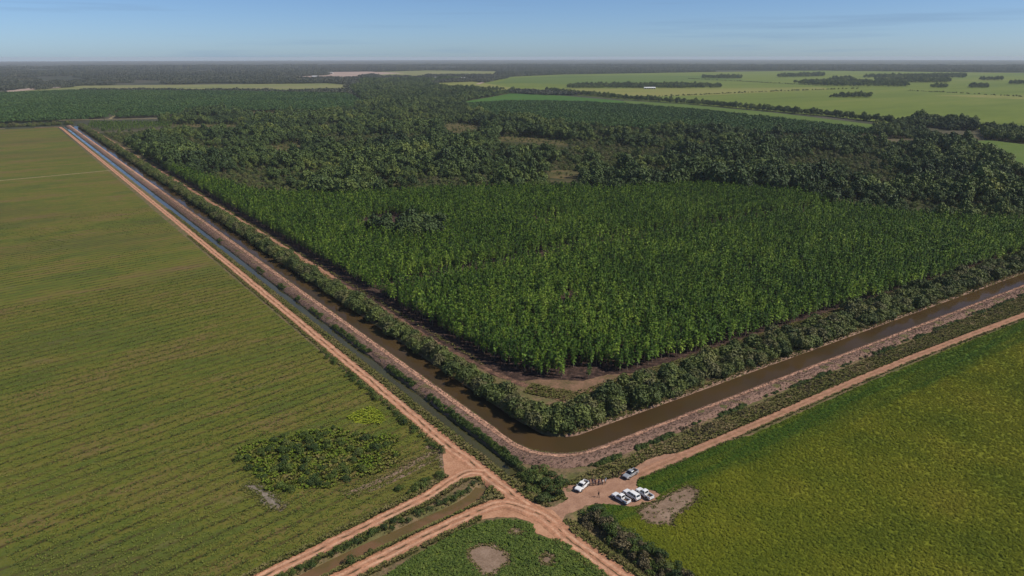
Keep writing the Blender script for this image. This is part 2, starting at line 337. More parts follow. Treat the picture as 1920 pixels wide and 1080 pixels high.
M_CORNER = soil('reddish_corner_earth', (.095, .080, .034), (.165, .105, .062), (.25, .145, .095), 0.14)
M_CLEAR = soil('dry_clearing_grass', (.060, .068, .022), (.10, .086, .034), (.145, .105, .05), 0.05)
M_PALEBANK = soil('pale_bank_earth', (.16, .10, .068), (.25, .16, .115), (.34, .23, .17), 0.5)
M_BAREFAR = soil('far_pale_bare_ground', (.27, .19, .15), (.36, .27, .22), (.42, .33, .28), 0.01)

def road_mat(name, base, track, strip, gauge=0.95, centre=0.55):
    """red earth with two paler wheel tracks and a rough centre strip; UV: x metres from the centre line, y metres along"""
    k = NT(name); uv = k.n('ShaderNodeUVMap').outputs[0]; u, v, _ = k.xyz(uv)
    if name.startswith('emb'): u = k.math('ADD', u, 1.75)
    wob = k.math('MULTIPLY', k.math('SUBTRACT', k.n('ShaderNodeTexNoise', {'Vector': uv, 'Scale': 0.09, 'Detail': 3}).outputs['Fac'], 0.5), 1.6)
    au = k.math('ABSOLUTE', k.math('ADD', u, wob))
    tr = k.math('SUBTRACT', 1.0, k.mapr(k.math('ABSOLUTE', k.math('SUBTRACT', au, gauge)), 0.2, 0.55))
    f = k.noise(0.3, 5); g = k.noise(2.2, 4)
    col = k.mix(k.mapr(f, 0.3, 0.7), tuple(c * 0.82 for c in base), tuple(min(1, c * 1.12) for c in base))
    tr = k.math('MULTIPLY', tr, k.mapr(k.noise(0.22, 3), 0.32, 0.62, 0.25, 1.0))
    col = k.mix(k.math('MULTIPLY', tr, 0.7), col, track)
    vm = k.n('ShaderNodeMapping', {'Vector': uv, 'Scale': (1.0, 0.22, 1)}).outputs[0]
    dash = k.mapr(k.n('ShaderNodeTexNoise', {'Vector': vm, 'Scale': 1.1, 'Detail': 3}).outputs['Fac'], 0.47, 0.56)
    cen = k.math('SUBTRACT', 1.0, k.mapr(au, 0.18, 0.42))
    col = k.mix(k.math('MULTIPLY', k.math('MULTIPLY', dash, cen), centre), col, strip)
    edge = k.math('MULTIPLY', k.mapr(au, 1.5, 2.6), k.mapr(k.noise(0.8, 4), 0.40, 0.62))
    col = k.mix(k.math('MULTIPLY', edge, 0.65), col, tuple(c * 0.45 + d * 0.4 for c, d in zip(base, (.10, .10, .04))))
    st = k.mapr(k.math('ADD', k.math('MULTIPLY', k.noise(0.55, 5), 0.6), k.math('MULTIPLY', g, 0.4)), 0.36, 0.62, 0.70, 1.12)
    col = k.mix(1.0, col, k.n('ShaderNodeCombineXYZ', {0: st, 1: st, 2: st}).outputs[0], 'MULTIPLY')
    h = k.math('SUBTRACT', g, k.math('MULTIPLY', tr, 0.5))
    return k.done(col, 0.95, 0.08, h, 0.5, 0.15)
M_ROAD = road_mat('red_dirt_track', (.445, .22, .13), (.63, .39, .255), (.07, .06, .03), centre=0.9)
M_ROAD_E = road_mat('brown_dirt_road', (.35, .185, .115), (.42, .24, .155), (.14, .12, .05), centre=0.35)
M_TRACK = road_mat('embankment_track_earth', (.42, .225, .15), (.60, .365, .255), (.22, .14, .09), gauge=0.6, centre=0.6)
M_FARTRACK = road_mat('field_track_earth', (.30, .24, .13), (.40, .31, .19), (.10, .12, .03), centre=0.8)

k = NT('embankment_dry_grass')
f = k.noise(0.5, 5); g = k.noise(2.6, 4)
col = k.ramp(k.math('ADD', k.math('MULTIPLY', f, 0.5), k.math('MULTIPLY', g, 0.5)), [(0.34, (.13, .09, .06)), (0.47, (.20, .125, .095)), (0.56, (.25, .155, .12)), (0.68, (.20, .14, .10))])
M_BERM = k.done(col, 0.95, 0.08, g, 0.5, 0.2)

def field_mat(name, stops, sc=0.03, fine=1.4, rows=None, rowcol=None, rowamt=0.5, stretch=0.0, rot=0.0, bs=0.6):
    k = NT(name)
    v = k.scaled(1, 1) if not stretch else k.scaled(1.0 / stretch, 1.0, 1.0, rot)
    f = k.noise(sc, 5, v); g = k.noise(fine, 4)
    col = k.ramp(k.math('ADD', k.math('ADD', k.math('MULTIPLY', f, 0.5), k.math('MULTIPLY', k.noise(sc * 5.5, 4, v), 0.32)), k.math('MULTIPLY', g, 0.18)), stops)
    bump = g
    if rows:
        lf = k.mapr(k.noise(0.0085, 4, k.scaled(1.0 / 2.4, 1.0, 1.0, rot)), 0.48, 0.68)
        col = k.mix(k.math('MULTIPLY', lf, 0.6), col, (.100, .078, .032))
        col = k.mix(k.math('MULTIPLY', k.mapr(k.noise(0.16, 5, v), 0.60, 0.72), 0.4), col, (.165, .13, .075))
        ang, sp = rows
        px, py, _ = k.xyz(k.scaled(1, 1))
        t = k.math('ADD', k.math('MULTIPLY', px, -math.sin(ang) / sp), k.math('MULTIPLY', py, math.cos(ang) / sp))
        t = k.math('ADD', t, k.math('MULTIPLY', k.noise(0.05, 2), 0.5))
        tri = k.math('ABSOLUTE', k.math('SUBTRACT', k.math('FRACT', t), 0.5))
        m = k.math('MULTIPLY', k.mapr(tri, 0.30, 0.47), k.mapr(k.noise(0.35, 3), 0.3, 0.62))
        col = k.mix(k.math('MULTIPLY', m, rowamt), col, rowcol)
    return k.done(col, 0.95, 0.08, bump, bs, 0.25)

ROW_ANG = math.atan2(13.0, 60.0); ROW_SP = 4.75
M_FW = field_mat('young_crop_field', [(0.35, (.098, .085, .028)), (0.43, (.082, .110, .020)), (0.50, (.122, .128, .022)), (0.55, (.142, .124, .030)), (0.64, (.160, .108, .052))],
                 0.045, 0.9, (ROW_ANG, ROW_SP), (.062, .046, .020), 0.95, 3.2, -ROW_ANG)
# soybean field beside the dirt road: ripening yellow inside, a greener belt along the road
k = NT('soybean_field')
px, py, _ = k.xyz(); edge = k.math('ADD', py, k.math('MULTIPLY', k.math('SUBTRACT', k.noise(0.06, 4, k.scaled(.3, 1.2)), 0.5), 13.0))
edge = k.math('ADD', edge, k.math('MULTIPLY', k.math('SUBTRACT', px, 200), 0.018))
f = k.noise(0.045, 5); f2 = k.noise(0.9, 3)
yel = k.ramp(k.math('ADD', k.math('MULTIPLY', f, 0.8), k.math('MULTIPLY', f2, 0.2)), [(0.33, (.096, .126, .012)), (0.46, (.132, .154, .013)), (0.56, (.160, .172, .015)), (0.68, (.178, .172, .018))])
grn = k.ramp(f2, [(0.35, (.040, .085, .011)), (0.5, (.055, .105, .013)), (0.68, (.092, .136, .015))])
M_SOY = k.done(k.mix(k.math('MULTIPLY', k.mapr(edge, 110.5, 113.5), k.mapr(k.noise(0.12, 4, k.scaled(.12, 1.5)), 0.44, 0.62, 1.0, 0.45)), yel, grn), 0.9, 0.1, k.noise(1.5, 4), 0.9, 0.4)
M_FS = field_mat('dark_crop_field', [(0.36, (.06, .095, .014)), (0.5, (.095, .135, .018)), (0.64, (.13, .155, .022))], 0.15, 1.5)
M_YELLOW = field_mat('lime_weed_patch', [(0.36, (.11, .15, .014)), (0.5, (.19, .22, .018)), (0.64, (.25, .26, .03))], 0.3, 1.2)
def far_field(name, a, b, c, sc=0.004, st=4.0, rot=0.0):
    return field_mat(name, [(0.38, a), (0.5, b), (0.62, c)], sc, 0.05, None, None, 0, st, rot, 0.15)
M_FT = far_field('far_pale_pasture', (.14, .16, .055), (.18, .19, .07), (.22, .20, .10))
M_FR = far_field('far_green_cropland', (.100, .138, .026), (.130, .168, .030), (.165, .185, .042), 0.0035, 5.0, 0.5)
M_FRY = far_field('far_yellow_cropland', (.16, .18, .045), (.20, .205, .055), (.24, .215, .075), 0.004, 5.0, 0.5)
M_FRG = far_field('far_deep_green_cropland', (.080, .122, .028), (.098, .145, .032), (.12, .16, .04), 0.004, 5.0, 0.5)
M_FSOY = far_field('far_bright_soy', (.048, .112, .020), (.060, .130, .022), (.078, .145, .028))

def water_mat(name, deep, weed, amt, rough=0.06, spec=0.1):
    k = NT(name); f = k.noise(0.09, 4); m = k.math('MULTIPLY', k.mapr(f, 0.50, 0.60), amt)
    k.b.inputs['IOR'].default_value = 1.33
    col = k.mix(k.mapr(k.noise(0.03, 3), 0.3, 0.7), tuple(c * 0.8 for c in deep), tuple(c * 1.2 for c in deep))
    return k.done(k.mix(m, col, weed), k.math('ADD', rough, k.math('MULTIPLY', m, 0.4)), spec, k.noise(1.3, 3), 0.08, 0.05)
M_WATER = water_mat('brown_canal_water', (.060, .038, .016), (.050, .038, .016), 0.4, 0.10)
M_WATER_N = water_mat('green_canal_water', (.056, .052, .020), (.056, .060, .020), 0.4, 0.07, 0.5)
M_WATER_D = water_mat('muddy_ditch_water', (.115, .082, .034), (.16, .092, .05), 1.0, 0.25)

# ----------------------------------------------------------------- terrain sheets
gm = pymesh('ground', gv, gf, [M_GROUND], smooth=True)
tag(add('ground', gm), kind='structure')

def sheet(name, poly, mat, z=0.03, jit=0.5, step=2.5, draped=False):
    """a filled outline with a ragged edge, laid just above the ground"""
    p = list(poly) + [poly[0]]; q, _ = resample(p, step); q = q[:-1]
    s = 0.35 / max(jit, 0.15) if jit < 2 else 0.06
    q = [(x + jit * (nz(x, y, s, 3.1) + 0.6 * nz(x, y, s * 3, 9.7)), y + jit * (nz(x, y, s, 21.4) + 0.6 * nz(x, y, s * 3, 33.3))) for x, y in q]
    tri = tessellate_polygon([[Vector((x, y, 0)) for x, y in q]])
    o = add(name, pymesh(name, [(x, y, z) for x, y in q], tri, [mat]))
    me = o.data
    if len(me.polygons) and me.polygons[0].normal.z < 0: me.flip_normals()
    return tag(o, kind='structure')

def strip(name, path, half, mat, z=0.07, step=1.2, jit=0.25, n=7, flat=None, side=None):
    """a ribbon along a path, draped over the terrain; UV in metres"""
    p, t = resample(path, step); d = np.gradient(p, axis=0); d /= np.hypot(*d.T)[:, None]
    nr = np.c_[d[:, 1], -d[:, 0]]
    offs = np.linspace(-1, 1, n); V = []; UV = []
    for i in range(len(p)):
        hw_ = half(p[i]) if callable(half) else half; lo, hi = side or (-hw_, hw_)
        jl = jit * (nz(t[i], 0, 0.9, 5.5) + 0.7 * nz(t[i], 0, 0.25, 1.5)); jr = jit * (nz(t[i], 0, 0.9, 15.5) + 0.7 * nz(t[i], 0, 0.25, 11.5))
        for a in offs:
            u = lo + jl + (hi + jr - lo - jl) * (a + 1) / 2
            V.append((*(p[i] + nr[i] * u), 0.0)); UV.append((u, t[i]))
    V = np.array(V)
    V[:, 2] = (height(V[:, 0], V[:, 1]) + z) if flat is None else flat
    m = len(p); F = [(i * n + j, i * n + j + 1, (i + 1) * n + j + 1, (i + 1) * n + j) for i in range(m - 1) for j in range(n - 1)]
    me = pymesh(name, V, F, [mat], smooth=True); ul = me.uv_layers.new(name='UVMap')
    vi = np.empty(len(me.loops), np.int32); me.loops.foreach_get('vertex_index', vi)
    ul.data.foreach_set('uv', np.array(UV)[vi].ravel())
    if me.polygons[0].normal.z < 0: me.flip_normals()
    return tag(add(name, me), kind='structure')

S = SURVEY
# far and near fields
S['forest_outer'][2:4] = [(141, 600), (300, 300), (600, 165)]
FIELD_WEST = [(-1500, 146), (-45, 144.5), (11.5, 143.6)] + S['edge_sw_field'][2:] + [(92.6, 182), (91.2, 260), (91.0, 500), (91.0, 1447), (20, 1452), (-1500, 1460)]
sheet('field_west', FIELD_WEST, M_FW, 0.03, 0.6, 2.5)
FIELD_EAST = [(109.2, 84), (109.2, 108), (108.6, 117), (107.5, 121.5), (110, 123), (114.2, 120.8), (117.8, 116.8), (120.5, 115.2)] + S['edge_east_field'][4:] + [(176, 123.3), (236, 124.2), (300, 123.4), (364, 121), (502, 116), (900, 100), (900, -150), (112.5, -150)]
sheet('field_east', FIELD_EAST, M_SOY, 0.03, 0.5, 2.0)
sheet('field_south', S['edge_south_field'], M_FS, 0.03, 0.5, 1.2)
for nm, key, mt, zz in [('pasture_far', 'fld_tan', M_FT, .10), ('bare_ground_far', 'fld_bare', M_BAREFAR, .25), ('bare_ground_far', 'fld_town', M_BAREFAR, .25),
                        ('pasture_far', 'fld_far_mid', M_FT, .20), ('field_far', 'fld_right', M_FR, .10), ('field_far', 'fld_mid', M_FRY, .20),
                        ('field_far', 'fld_right_yellow', M_FRY, .25), ('field_far', 'fld_right_green', M_FRG, .35), ('field_far', 'fld_right_b', M_FR, .45),
                        ('field_far', 'fld_soy', M_FSOY, .20), ('field_far', 'fld_strip', M_FRG, .60), ('field_far', 'fld_corner', M_FRG, .20), ('field_far', 'fld_tan_right', M_FRY, .60)]:
    sheet(nm, S[key], mt, zz, 3.0, 40)
M_FFLOOR = soil('woodland_floor', (.030, .040, .016), (.055, .058, .024), (.095, .080, .036), 0.04)
sheet('woodland_floor', S['forest_outer'], M_FFLOOR, 0.025, 3, 20)
PLANT_A = [(141.0, 216), (145.5, 195), (160, 181.5), (213, 176.5), (283, 175.5), (367, 174), (477, 171.5), (605, 164)] + S['pl_back'][::-1]
sheet('plantation_floor', [(131.8, 330), (131.6, 230), (134.5, 204), (141.5, 190), (160, 178), (283, 176), (605, 162)] + S['pl_back'][::-1][1:-1] + [(136.5, 842), (136.4, 420)], M_LITTER, 0.05, 1.2, 4)
for key in 'abcdfi': sheet('clearing', S['clear_' + key], M_CLEAR, 0.12, 5, 10)
sheet('bare_patch', S['bare_east'], M_BARE, 0.045, 0.7, 0.8)
for q in 'abc': sheet('bare_patch', S['bare_south_' + q], M_BARE, 0.045, 0.7, 0.6)
sheet('bare_patch', S['bare_west_a'], M_BARE_GREY, 0.045, 0.9, 0.7)
strip('wheel_marks', [(60, 164), (72, 165), (82, 167.5), (88.5, 170), (91.6, 169)], .8, M_BARE, 0.045, 0.6, 0.5, 4)
strip('wheel_marks', [(66, 161.5), (78, 163.5), (86, 165.5), (90.4, 166.5)], .55, M_BARE, 0.050, 0.6, 0.4, 4)
strip('wheel_marks', [(88.3, 160.5), (90.2, 166), (91.2, 170), (89.8, 174)], .9, M_BARE, 0.055, 0.6, 0.4, 4)
sheet('weed_patch', S['yellow_west'], M_YELLOW, 0.05, 1.2, 0.9)
sheet('clearing', [(139.5, 196), (139.6, 180), (142, 172), (146, 168), (158, 171), (168, 173.5), (176, 178), (168, 182), (158, 183), (147, 192)], M_CORNER, 0.065, 0.8, 1.5)
# earthworks
strip('embankment', BERM, 4.1, M_BERM, 0.045, 1.5, 0.5, 15)
strip('embankment_track', BERM, 1.2, M_TRACK, 0.10, 1.2, 0.3, 7, side=(-3.0, -0.5))
strip('canal_bank', [(128, 155.2), (150, 155.0), (220, 155.0), (440, 155.6), (700, 156.4)], 0.9, M_PALEBANK, 0.05, 0.9, 0.8, 5)
strip('footpath', [(134.0, 1380), (133.8, 380), (133.2, 350)], 1.9, M_ROAD_E, 0.066, 1.5, 1.1, 5)
strip('footpath', [(133.4, 356), (133.0, 240), (135.4, 210), (138.6, 192), (141.2, 179), (145.5, 172.3), (152, 170.8), (166, 174)], 1.25, M_TRAIL, 0.071, 1.0, 0.8, 5)
# water
strip('canal_water', CANAL_WIDE, 5.7, M_WATER, 0, 3, 0, 3, flat=-0.62)
strip('canal_water', CANAL_NARROW, 2.6, M_WATER_N, 0, 4, 0, 3, flat=-0.62)
strip('ditch_water', DITCH_SW, 1.9, M_WATER_D, 0, 2, 0, 3, flat=-0.62)
# roads
MAIN = [(60, 1458), (88, 1456), (95.5, 1447), (96.2, 1400), (96.2, 400)] + chaikin(S['track_main'], 1)
strip('dirt_road', MAIN, lambda q: 1.95 if q[1] > 185 else 2.5, M_ROAD, 0.075, 1.2, 0.45, 9)
strip('dirt_road', chaikin(S['track_sw_upper']), 2.0, M_ROAD, 0.082, 0.8, 0.45, 9)
strip('dirt_road', chaikin(S['track_sw_lower']), 2.3, M_ROAD, 0.089, 0.8, 0.45, 9)
strip('dirt_road', chaikin(S['road_east']), 1.75, M_ROAD_E, 0.075, 1.2, 0.25, 9)
strip('field_track', [(x, y) for x, y in S['crosstrack']] + [(96, 852)], 1.6, M_FARTRACK, 0.068, 2, 0.4, 5)
strip('dirt_road', S['strip_far'], 5, M_FARTRACK, 0.10, 8, 1, 3)
strip('dirt_road', S['tri_far'], 3, M_FARTRACK, 0.14, 8, 1, 3)
strip('dirt_road', [(20, 1470), (-700, 1500)], 3, M_FARTRACK, 0.10, 8, 1, 3)
strip('dirt_road', S['road_far'], 9, M_BAREFAR, 0.5, 40, 2, 3)
sheet('road_junction', S['junction_north'], M_RED, 0.062, 0.25, 0.7)
sheet('road_junction', S['junction_south'], M_RED, 0.062, 0.4, 0.7)
sheet('parking_ground', S['parking'], M_PARK, 0.056, 0.5, 0.7)
# ----------------------------------------------------------------- plants: templates
M_BARK = plain('grey_brown_bark', (.13, .095, .07), 0.9, 0.1, 0, 0.3, 4)
M_PALEBARK = plain('pale_smooth_bark', (.24, .20, .15), 0.85, 0.1, 0, 0.25, 4)
M_PLANT = foliage('plantation_leaves', [(0.0, (.030, .068, .009)), (0.35, (.062, .120, .013)), (0.65, (.106, .182, .018)), (0.85, (.172, .252, .028)), (1.0, (.25, .33, .05))], 0.018, 0.3, 0.6, 0.2)
M_PLANT_FAR = foliage('far_plantation_leaves', [(0.0, (.032, .072, .020)), (0.5, (.052, .105, .026)), (1.0, (.080, .135, .03))], 0.006, 0.6, 0.6, 0.2)
M_FOREST = foliage('woodland_leaves', [(0.0, (.020, .040, .013)), (0.25, (.040, .068, .019)), (0.55, (.072, .110, .026)), (0.8, (.122, .158, .033)), (1.0, (.19, .205, .04))], 0.010, 0.6)
M_BUSH = foliage('canal_bush_leaves', [(0.0, (.036, .056, .016)), (0.3, (.074, .100, .026)), (0.55, (.118, .146, .034)), (0.75, (.108, .104, .044)), (0.9, (.155, .168, .044)), (1.0, (.19, .165, .08))], 0.045, 0.3)
M_BUSH_DRY = foliage('dry_bush_leaves', [(0.0, (.065, .060, .026)), (0.5, (.115, .095, .046)), (1.0, (.17, .135, .07))], 0.06, 0.4)
M_THICKET = foliage('thicket_leaves', [(0.0, (.026, .046, .012)), (0.4, (.045, .075, .016)), (0.75, (.085, .120, .020)), (1.0, (.12, .12, .04))], 0.08, 0.4)
M_TUFT = foliage('verge_grass', [(0.0, (.070, .085, .022)), (0.4, (.115, .118, .032)), (0.7, (.155, .130, .052)), (1.0, (.24, .17, .10))], 0.08, 0.55, 0.8, 0.1)
M_CROPROW = foliage('crop_row_leaves', [(0.0, (.026, .042, .012)), (0.5, (.045, .065, .018)), (1.0, (.065, .085, .024))], 0.05, 0.4, 0.8, 0.1)
M_GRASSW = foliage('stubble_grass', [(0.0, (.078, .105, .020)), (0.5, (.115, .135, .026)), (1.0, (.160, .132, .045))], 0.03, 0.6, 0.9, 0.1)
M_CROPS = foliage('dark_crop_leaves', [(0.0, (.055, .088, .018)), (0.5, (.088, .130, .024)), (1.0, (.135, .168, .034))], 0.2, 0.4, 0.7, 0.15)
M_DRYTUFT = foliage('dry_embankment_grass', [(0.0, (.15, .10, .07)), (0.5, (.21, .14, .105)), (1.0, (.27, .185, .145))], 0.3, 0.4, 0.9, 0.05)

TREND = np.random.default_rng(11)
def leaf_cloud(g, lobes, n, size, low=-0.45, aspect=1.5, up=0.15):
    """leaf-clump faces spread over and inside several lobes"""
    V, F = [], []; vol = np.array([l[1][0] * l[1][1] for l in lobes]); cnt = (n * vol / vol.sum()).astype(int) + 1
    for (c, r), m in zip(lobes, cnt):
        c = np.array(c); r = np.array(r)
        for _ in range(m):
            for _try in range(6):
                d = g.normal(size=3); d /= np.linalg.norm(d)
                if d[2] < low: d[2] = -d[2] * g.random()
                sh = 1.0 - 0.38 * g.random() ** 2 + 0.10 * g.normal() * 0.5
                p = c + d * r * sh
                if not any(np.sum(((p - np.array(c2)) / np.array(r2)) ** 2) < 0.5 for c2, r2 in lobes): break
            nn = d / r; nn /= np.linalg.norm(nn); nn = nn + g.normal(size=3) * 0.38; nn[2] += up; nn /= np.linalg.norm(nn)
            a = np.cross(nn, g.normal(size=3)); a /= np.linalg.norm(a); b = np.cross(nn, a)
            s = size * (0.55 + 0.9 * g.random()); i = len(V)
            V += [p - a * s * aspect * .5, p - b * s * .5 + nn * s * .12, p + a * s * aspect * .5 - nn * s * .1, p + b * s * .5 + nn * s * .12]
            F += [(i, i + 1, i + 2), (i, i + 2, i + 3)]
    return V, F

def tube(V, F, p0, p1, r0, r1, n=6):
    p0 = np.array(p0, float); p1 = np.array(p1, float); d = p1 - p0; d /= np.linalg.norm(d)
    a = np.cross(d, (0.31, 0.9, 0.3)); a /= np.linalg.norm(a); b = np.cross(d, a); i = len(V)
    for p, r in ((p0, r0), (p1, r1)):
        for q in range(n):
            th = q / n * 2 * math.pi; V.append(p + (a * math.cos(th) + b * math.sin(th)) * r)
    F += [(i + q, i + (q + 1) % n, i + n + (q + 1) % n, i + n + q) for q in range(n)]
    F.append(tuple(i + n + q for q in range(n)))

def woody(g, h, crown_r, crown_h, nl, nleaf, size, forks=4, r0=0.22, spread=0.62):
    """broadleaf: tapered trunk, limbs to each lobe, leaf clumps; returns (trunk, crown) geometry"""
    tv, tf = [], []; lobes = []
    base = h - crown_h
    lean = g.normal(size=2) * 0.04 * h
    fork = np.array([lean[0] * .5, lean[1] * .5, max(0.25 * h, base * 0.8)])
    tube(tv, tf, (0, 0, -0.3), fork, r0, r0 * .7)
    for i in range(nl):
        th = 2 * math.pi * (i / nl + 0.12 * g.random()); rr = crown_r * spread * (0.45 + 0.6 * g.random()) if i else 0
        lr = crown_r * (0.42 + 0.22 * g.random()); lh = crown_h * (0.34 + 0.16 * g.random())
        c = (lean[0] + rr * math.cos(th), lean[1] + rr * math.sin(th), h - lh - (crown_h * 0.45 * g.random() if i else 0))
        c = (c[0], c[1], max(c[2], lh * .8)); lobes.append((c, (lr, lr * (0.85 + .3 * g.random()), lh)))
        if i < forks + 1: tube(tv, tf, fork, (c[0] * .85, c[1] * .85, c[2]), r0 * .5, r0 * .16, 5)
    cv, cf = leaf_cloud(g, lobes, nleaf, size)
    return (tv, tf), (cv, cf)

def slender(g, h=10.5):
    """plantation tree: straight pole, whorls of long broad drooping leaves, upright at the tip"""
    tv, tf = [], []; lean = g.normal(size=2) * 0.12
    tube(tv, tf, (0, 0, -0.2), (lean[0], lean[1], h * .92), 0.13, 0.05, 5)
    cv, cf = [], []
    n = 54; z0 = h * 0.30
    for i in range(n):
        t = i / (n - 1); z = z0 + (h - z0) * t ** 0.85
        th = i * 2.4 + g.normal() * 0.3; L = (1.1 + 1.2 * t * (1.1 - t)) * (0.7 + 0.6 * g.random()); w = L * 0.24
        el = RAD(-8 + 72 * t ** 1.2 + g.normal() * 14)
        d = np.array([math.cos(th) * math.cos(el), math.sin(th) * math.cos(el), math.sin(el)])
        sd = np.array([-math.sin(th), math.cos(th), 0.25 * g.normal()])
        o = np.array([lean[0] * t, lean[1] * t, z]); m = o + d * L * .55 + np.array([0, 0, .06]); e = o + d * L - np.array([0, 0, L * 0.22])
        q = len(cv); cv += [o, m - sd * w, m + sd * w, e]; cf += [(q, q + 1, q + 2), (q + 1, q + 3, q + 2)]
    return (tv, tf), (cv, cf)

def tuft(g, h, w, n):
    V, F = [], []
    for i in range(n):
        th = g.random() * 6.283; o = np.array([math.cos(th), math.sin(th), 0]) * w * .25 * g.random()
        th += g.normal() * .5; d = np.array([math.cos(th) * w * .6, math.sin(th) * w * .6, h * (0.55 + .6 * g.random())]); sd = np.array([-math.sin(th), math.cos(th), 0]) * w * .22
        q = len(V); m = o + d * .6; V += [o, m - sd, m + sd, o + d * np.array([1, 1, .85])]; F += [(q, q + 1, q + 2), (q + 1, q + 3, q + 2)]
    return V, F

def cropbush(g, h, w, n):
    return leaf_cloud(g, [((0, 0, h * .45), (w * .5, w * .5, h * .55))], n, w * .42, -0.2, 1.3, 1.9)

def pair(name, tc, mt, mc):
    (tv, tf), (cv, cf) = tc
    return pymesh(name + '_trunk', tv, tf, [mt]), pymesh(name + '_crown', cv, cf, [mc])

G = np.random.default_rng(5)
T_PLANT = [pair('plantation_tree', slender(G, 6.9 + G.random() * 1.3), M_PALEBARK, M_PLANT) for _ in range(5)]
T_TREE = [pair('tree', woody(G, h, r, ch, nl, nf, 0.95), M_BARK, M_FOREST) for h, r, ch, nl, nf in
          [(11, 4.6, 7.0, 7, 330), (9.5, 4.0, 6.2, 6, 280), (12.5, 4.2, 8.0, 8, 340), (8, 4.4, 5.2, 6, 280), (10, 3.2, 7.2, 5, 240)]]
T_BUSH = [pair('bush', woody(G, h, r, ch, nl, nf, 0.44, 4, 0.08, 0.7), M_BARK, M_BUSH) for h, r, ch, nl, nf in
          [(4.4, 2.7, 3.9, 7, 420), (3.6, 2.4, 3.3, 6, 360), (5.0, 2.5, 4.3, 7, 420), (3.0, 2.6, 2.8, 6, 360)]]
T_DRY = [pair('dry_bush', woody(G, h, r, ch, nl, nf, 0.34, 4, 0.06, 0.7), M_BARK, M_BUSH_DRY) for h, r, ch, nl, nf in [(2.6, 2.0, 2.4, 6, 300), (3.0, 1.8, 2.6, 6, 300)]]
T_THICK = [pair('thicket_bush', woody(G, h, r, ch, nl, nf, 0.32, 4, 0.06, 0.75), M_BARK, M_THICKET) for h, r, ch, nl, nf in
           [(2.6, 2.1, 2.4, 7, 340), (2.0, 2.2, 1.9, 6, 300), (3.1, 1.9, 2.8, 6, 320)]]
T_SHRUB = [pair('shrub', woody(G, h, r, ch, nl, nf, 0.24, 3, 0.03, 0.7), M_BARK, M_THICKET) for h, r, ch, nl, nf in [(1.3, 0.95, 1.2, 5, 110), (1.0, 1.0, .95, 4, 90)]]

def merged(name, pr):
    (a, b) = pr; bm = bmesh.new(); bm.from_mesh(a); na = len(bm.faces); bm.from_mesh(b); bm.faces.ensure_lookup_table()
    for f in list(bm.faces)[na:]: f.material_index = 1
    me = bpy.data.meshes.new(name); bm.to_mesh(me); bm.free()
    me.materials.append(a.materials[0]); me.materials.append(b.materials[0]); return me

def library(name, meshes):
    col = bpy.data.collections.new(name)
    for i, m in enumerate(meshes): col.objects.link(bpy.data.objects.new('%s_%02d' % (name, i), m))
    return col
L_PLANT = library('lib_plantation', [merged('m', p) for p in T_PLANT])
L_TREE = library('lib_tree', [merged('m', p) for p in T_TREE])
L_BUSH = library('lib_bush', [merged('m', p) for p in T_BUSH])
L_DRY = library('lib_dry', [merged('m', p) for p in T_DRY])
L_SHRUB = library('lib_shrub', [merged('m', p) for p in T_SHRUB])
def far_clump(g):
    lobes = [((g.normal() * 9, g.normal() * 9, 3.5 + g.random() * 2), (3.5 + 3 * g.random(), 3.5 + 3 * g.random(), 3.5 + 2 * g.random())) for _ in range(9)]
    return leaf_cloud(g, lobes, 150, 3.2)
M_FARWOOD = foliage('haze_greyed_scrub_leaves', [(0.0, (.030, .040, .026)), (0.5, (.058, .068, .042)), (0.85, (.088, .092, .062)), (1.0, (.13, .12, .09))], 0.0015, 0.4)  # greyer than nearer leaves: distant haze is partly painted into this colour
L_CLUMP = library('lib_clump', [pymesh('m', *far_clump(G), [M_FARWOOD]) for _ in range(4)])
def far_row(g):
    lobes = [((g.normal() * 4, g.normal() * 4, 6), (2.5, 2.5, 3.5)) for _ in range(5)]
    return leaf_cloud(g, lobes, 70, 1.8)
L_PLFAR = library('lib_plantation_far', [pymesh('m', *far_row(G), [M_PLANT_FAR]) for _ in range(3)])
L_TUFT = library('lib_tuft', [pymesh('m', *tuft(G, .5, .7, 9), [M_TUFT]) for _ in range(3)])
L_DTUFT = library('lib_dry_tuft', [pymesh('m', *tuft(G, .6, .8, 9), [M_DRYTUFT]) for _ in range(3)])
L_ROWTUFT = library('lib_row', [pymesh('m', *tuft(G, .45, .6, 8), [M_CROPROW]) for _ in range(3)])
L_GRASSW = library('lib_stubble', [pymesh('m', *tuft(G, .25, .6, 6), [M_GRASSW]) for _ in range(3)])
M_WEED = foliage('thicket_weed_leaves', [(0.0, (.060, .095, .015)), (0.4, (.115, .165, .018)), (0.7, (.14, .135, .035)), (1.0, (.22, .17, .08))], 0.12, 0.6, 0.8, 0.1)
M_LIME = foliage('lime_weed_leaves', [(0.0, (.11, .16, .015)), (0.5, (.19, .23, .02)), (1.0, (.26, .28, .035))], 0.2, 0.3, 0.8, 0.1)
L_WEED = library('lib_weed', [pymesh('m', *tuft(G, .8, .9, 12), [M_WEED]) for _ in range(3)])
L_LIME = library('lib_lime', [pymesh('m', *tuft(G, .5, .7, 9), [M_LIME]) for _ in range(3)])
L_SOY = library('lib_soy', [pymesh('m', *cropbush(G, .36, .9, 16), [M_SOY]) for _ in range(3)])
L_CROPS = library('lib_crop', [pymesh('m', *cropbush(G, .5, .8, 14), [M_CROPS]) for _ in range(3)])

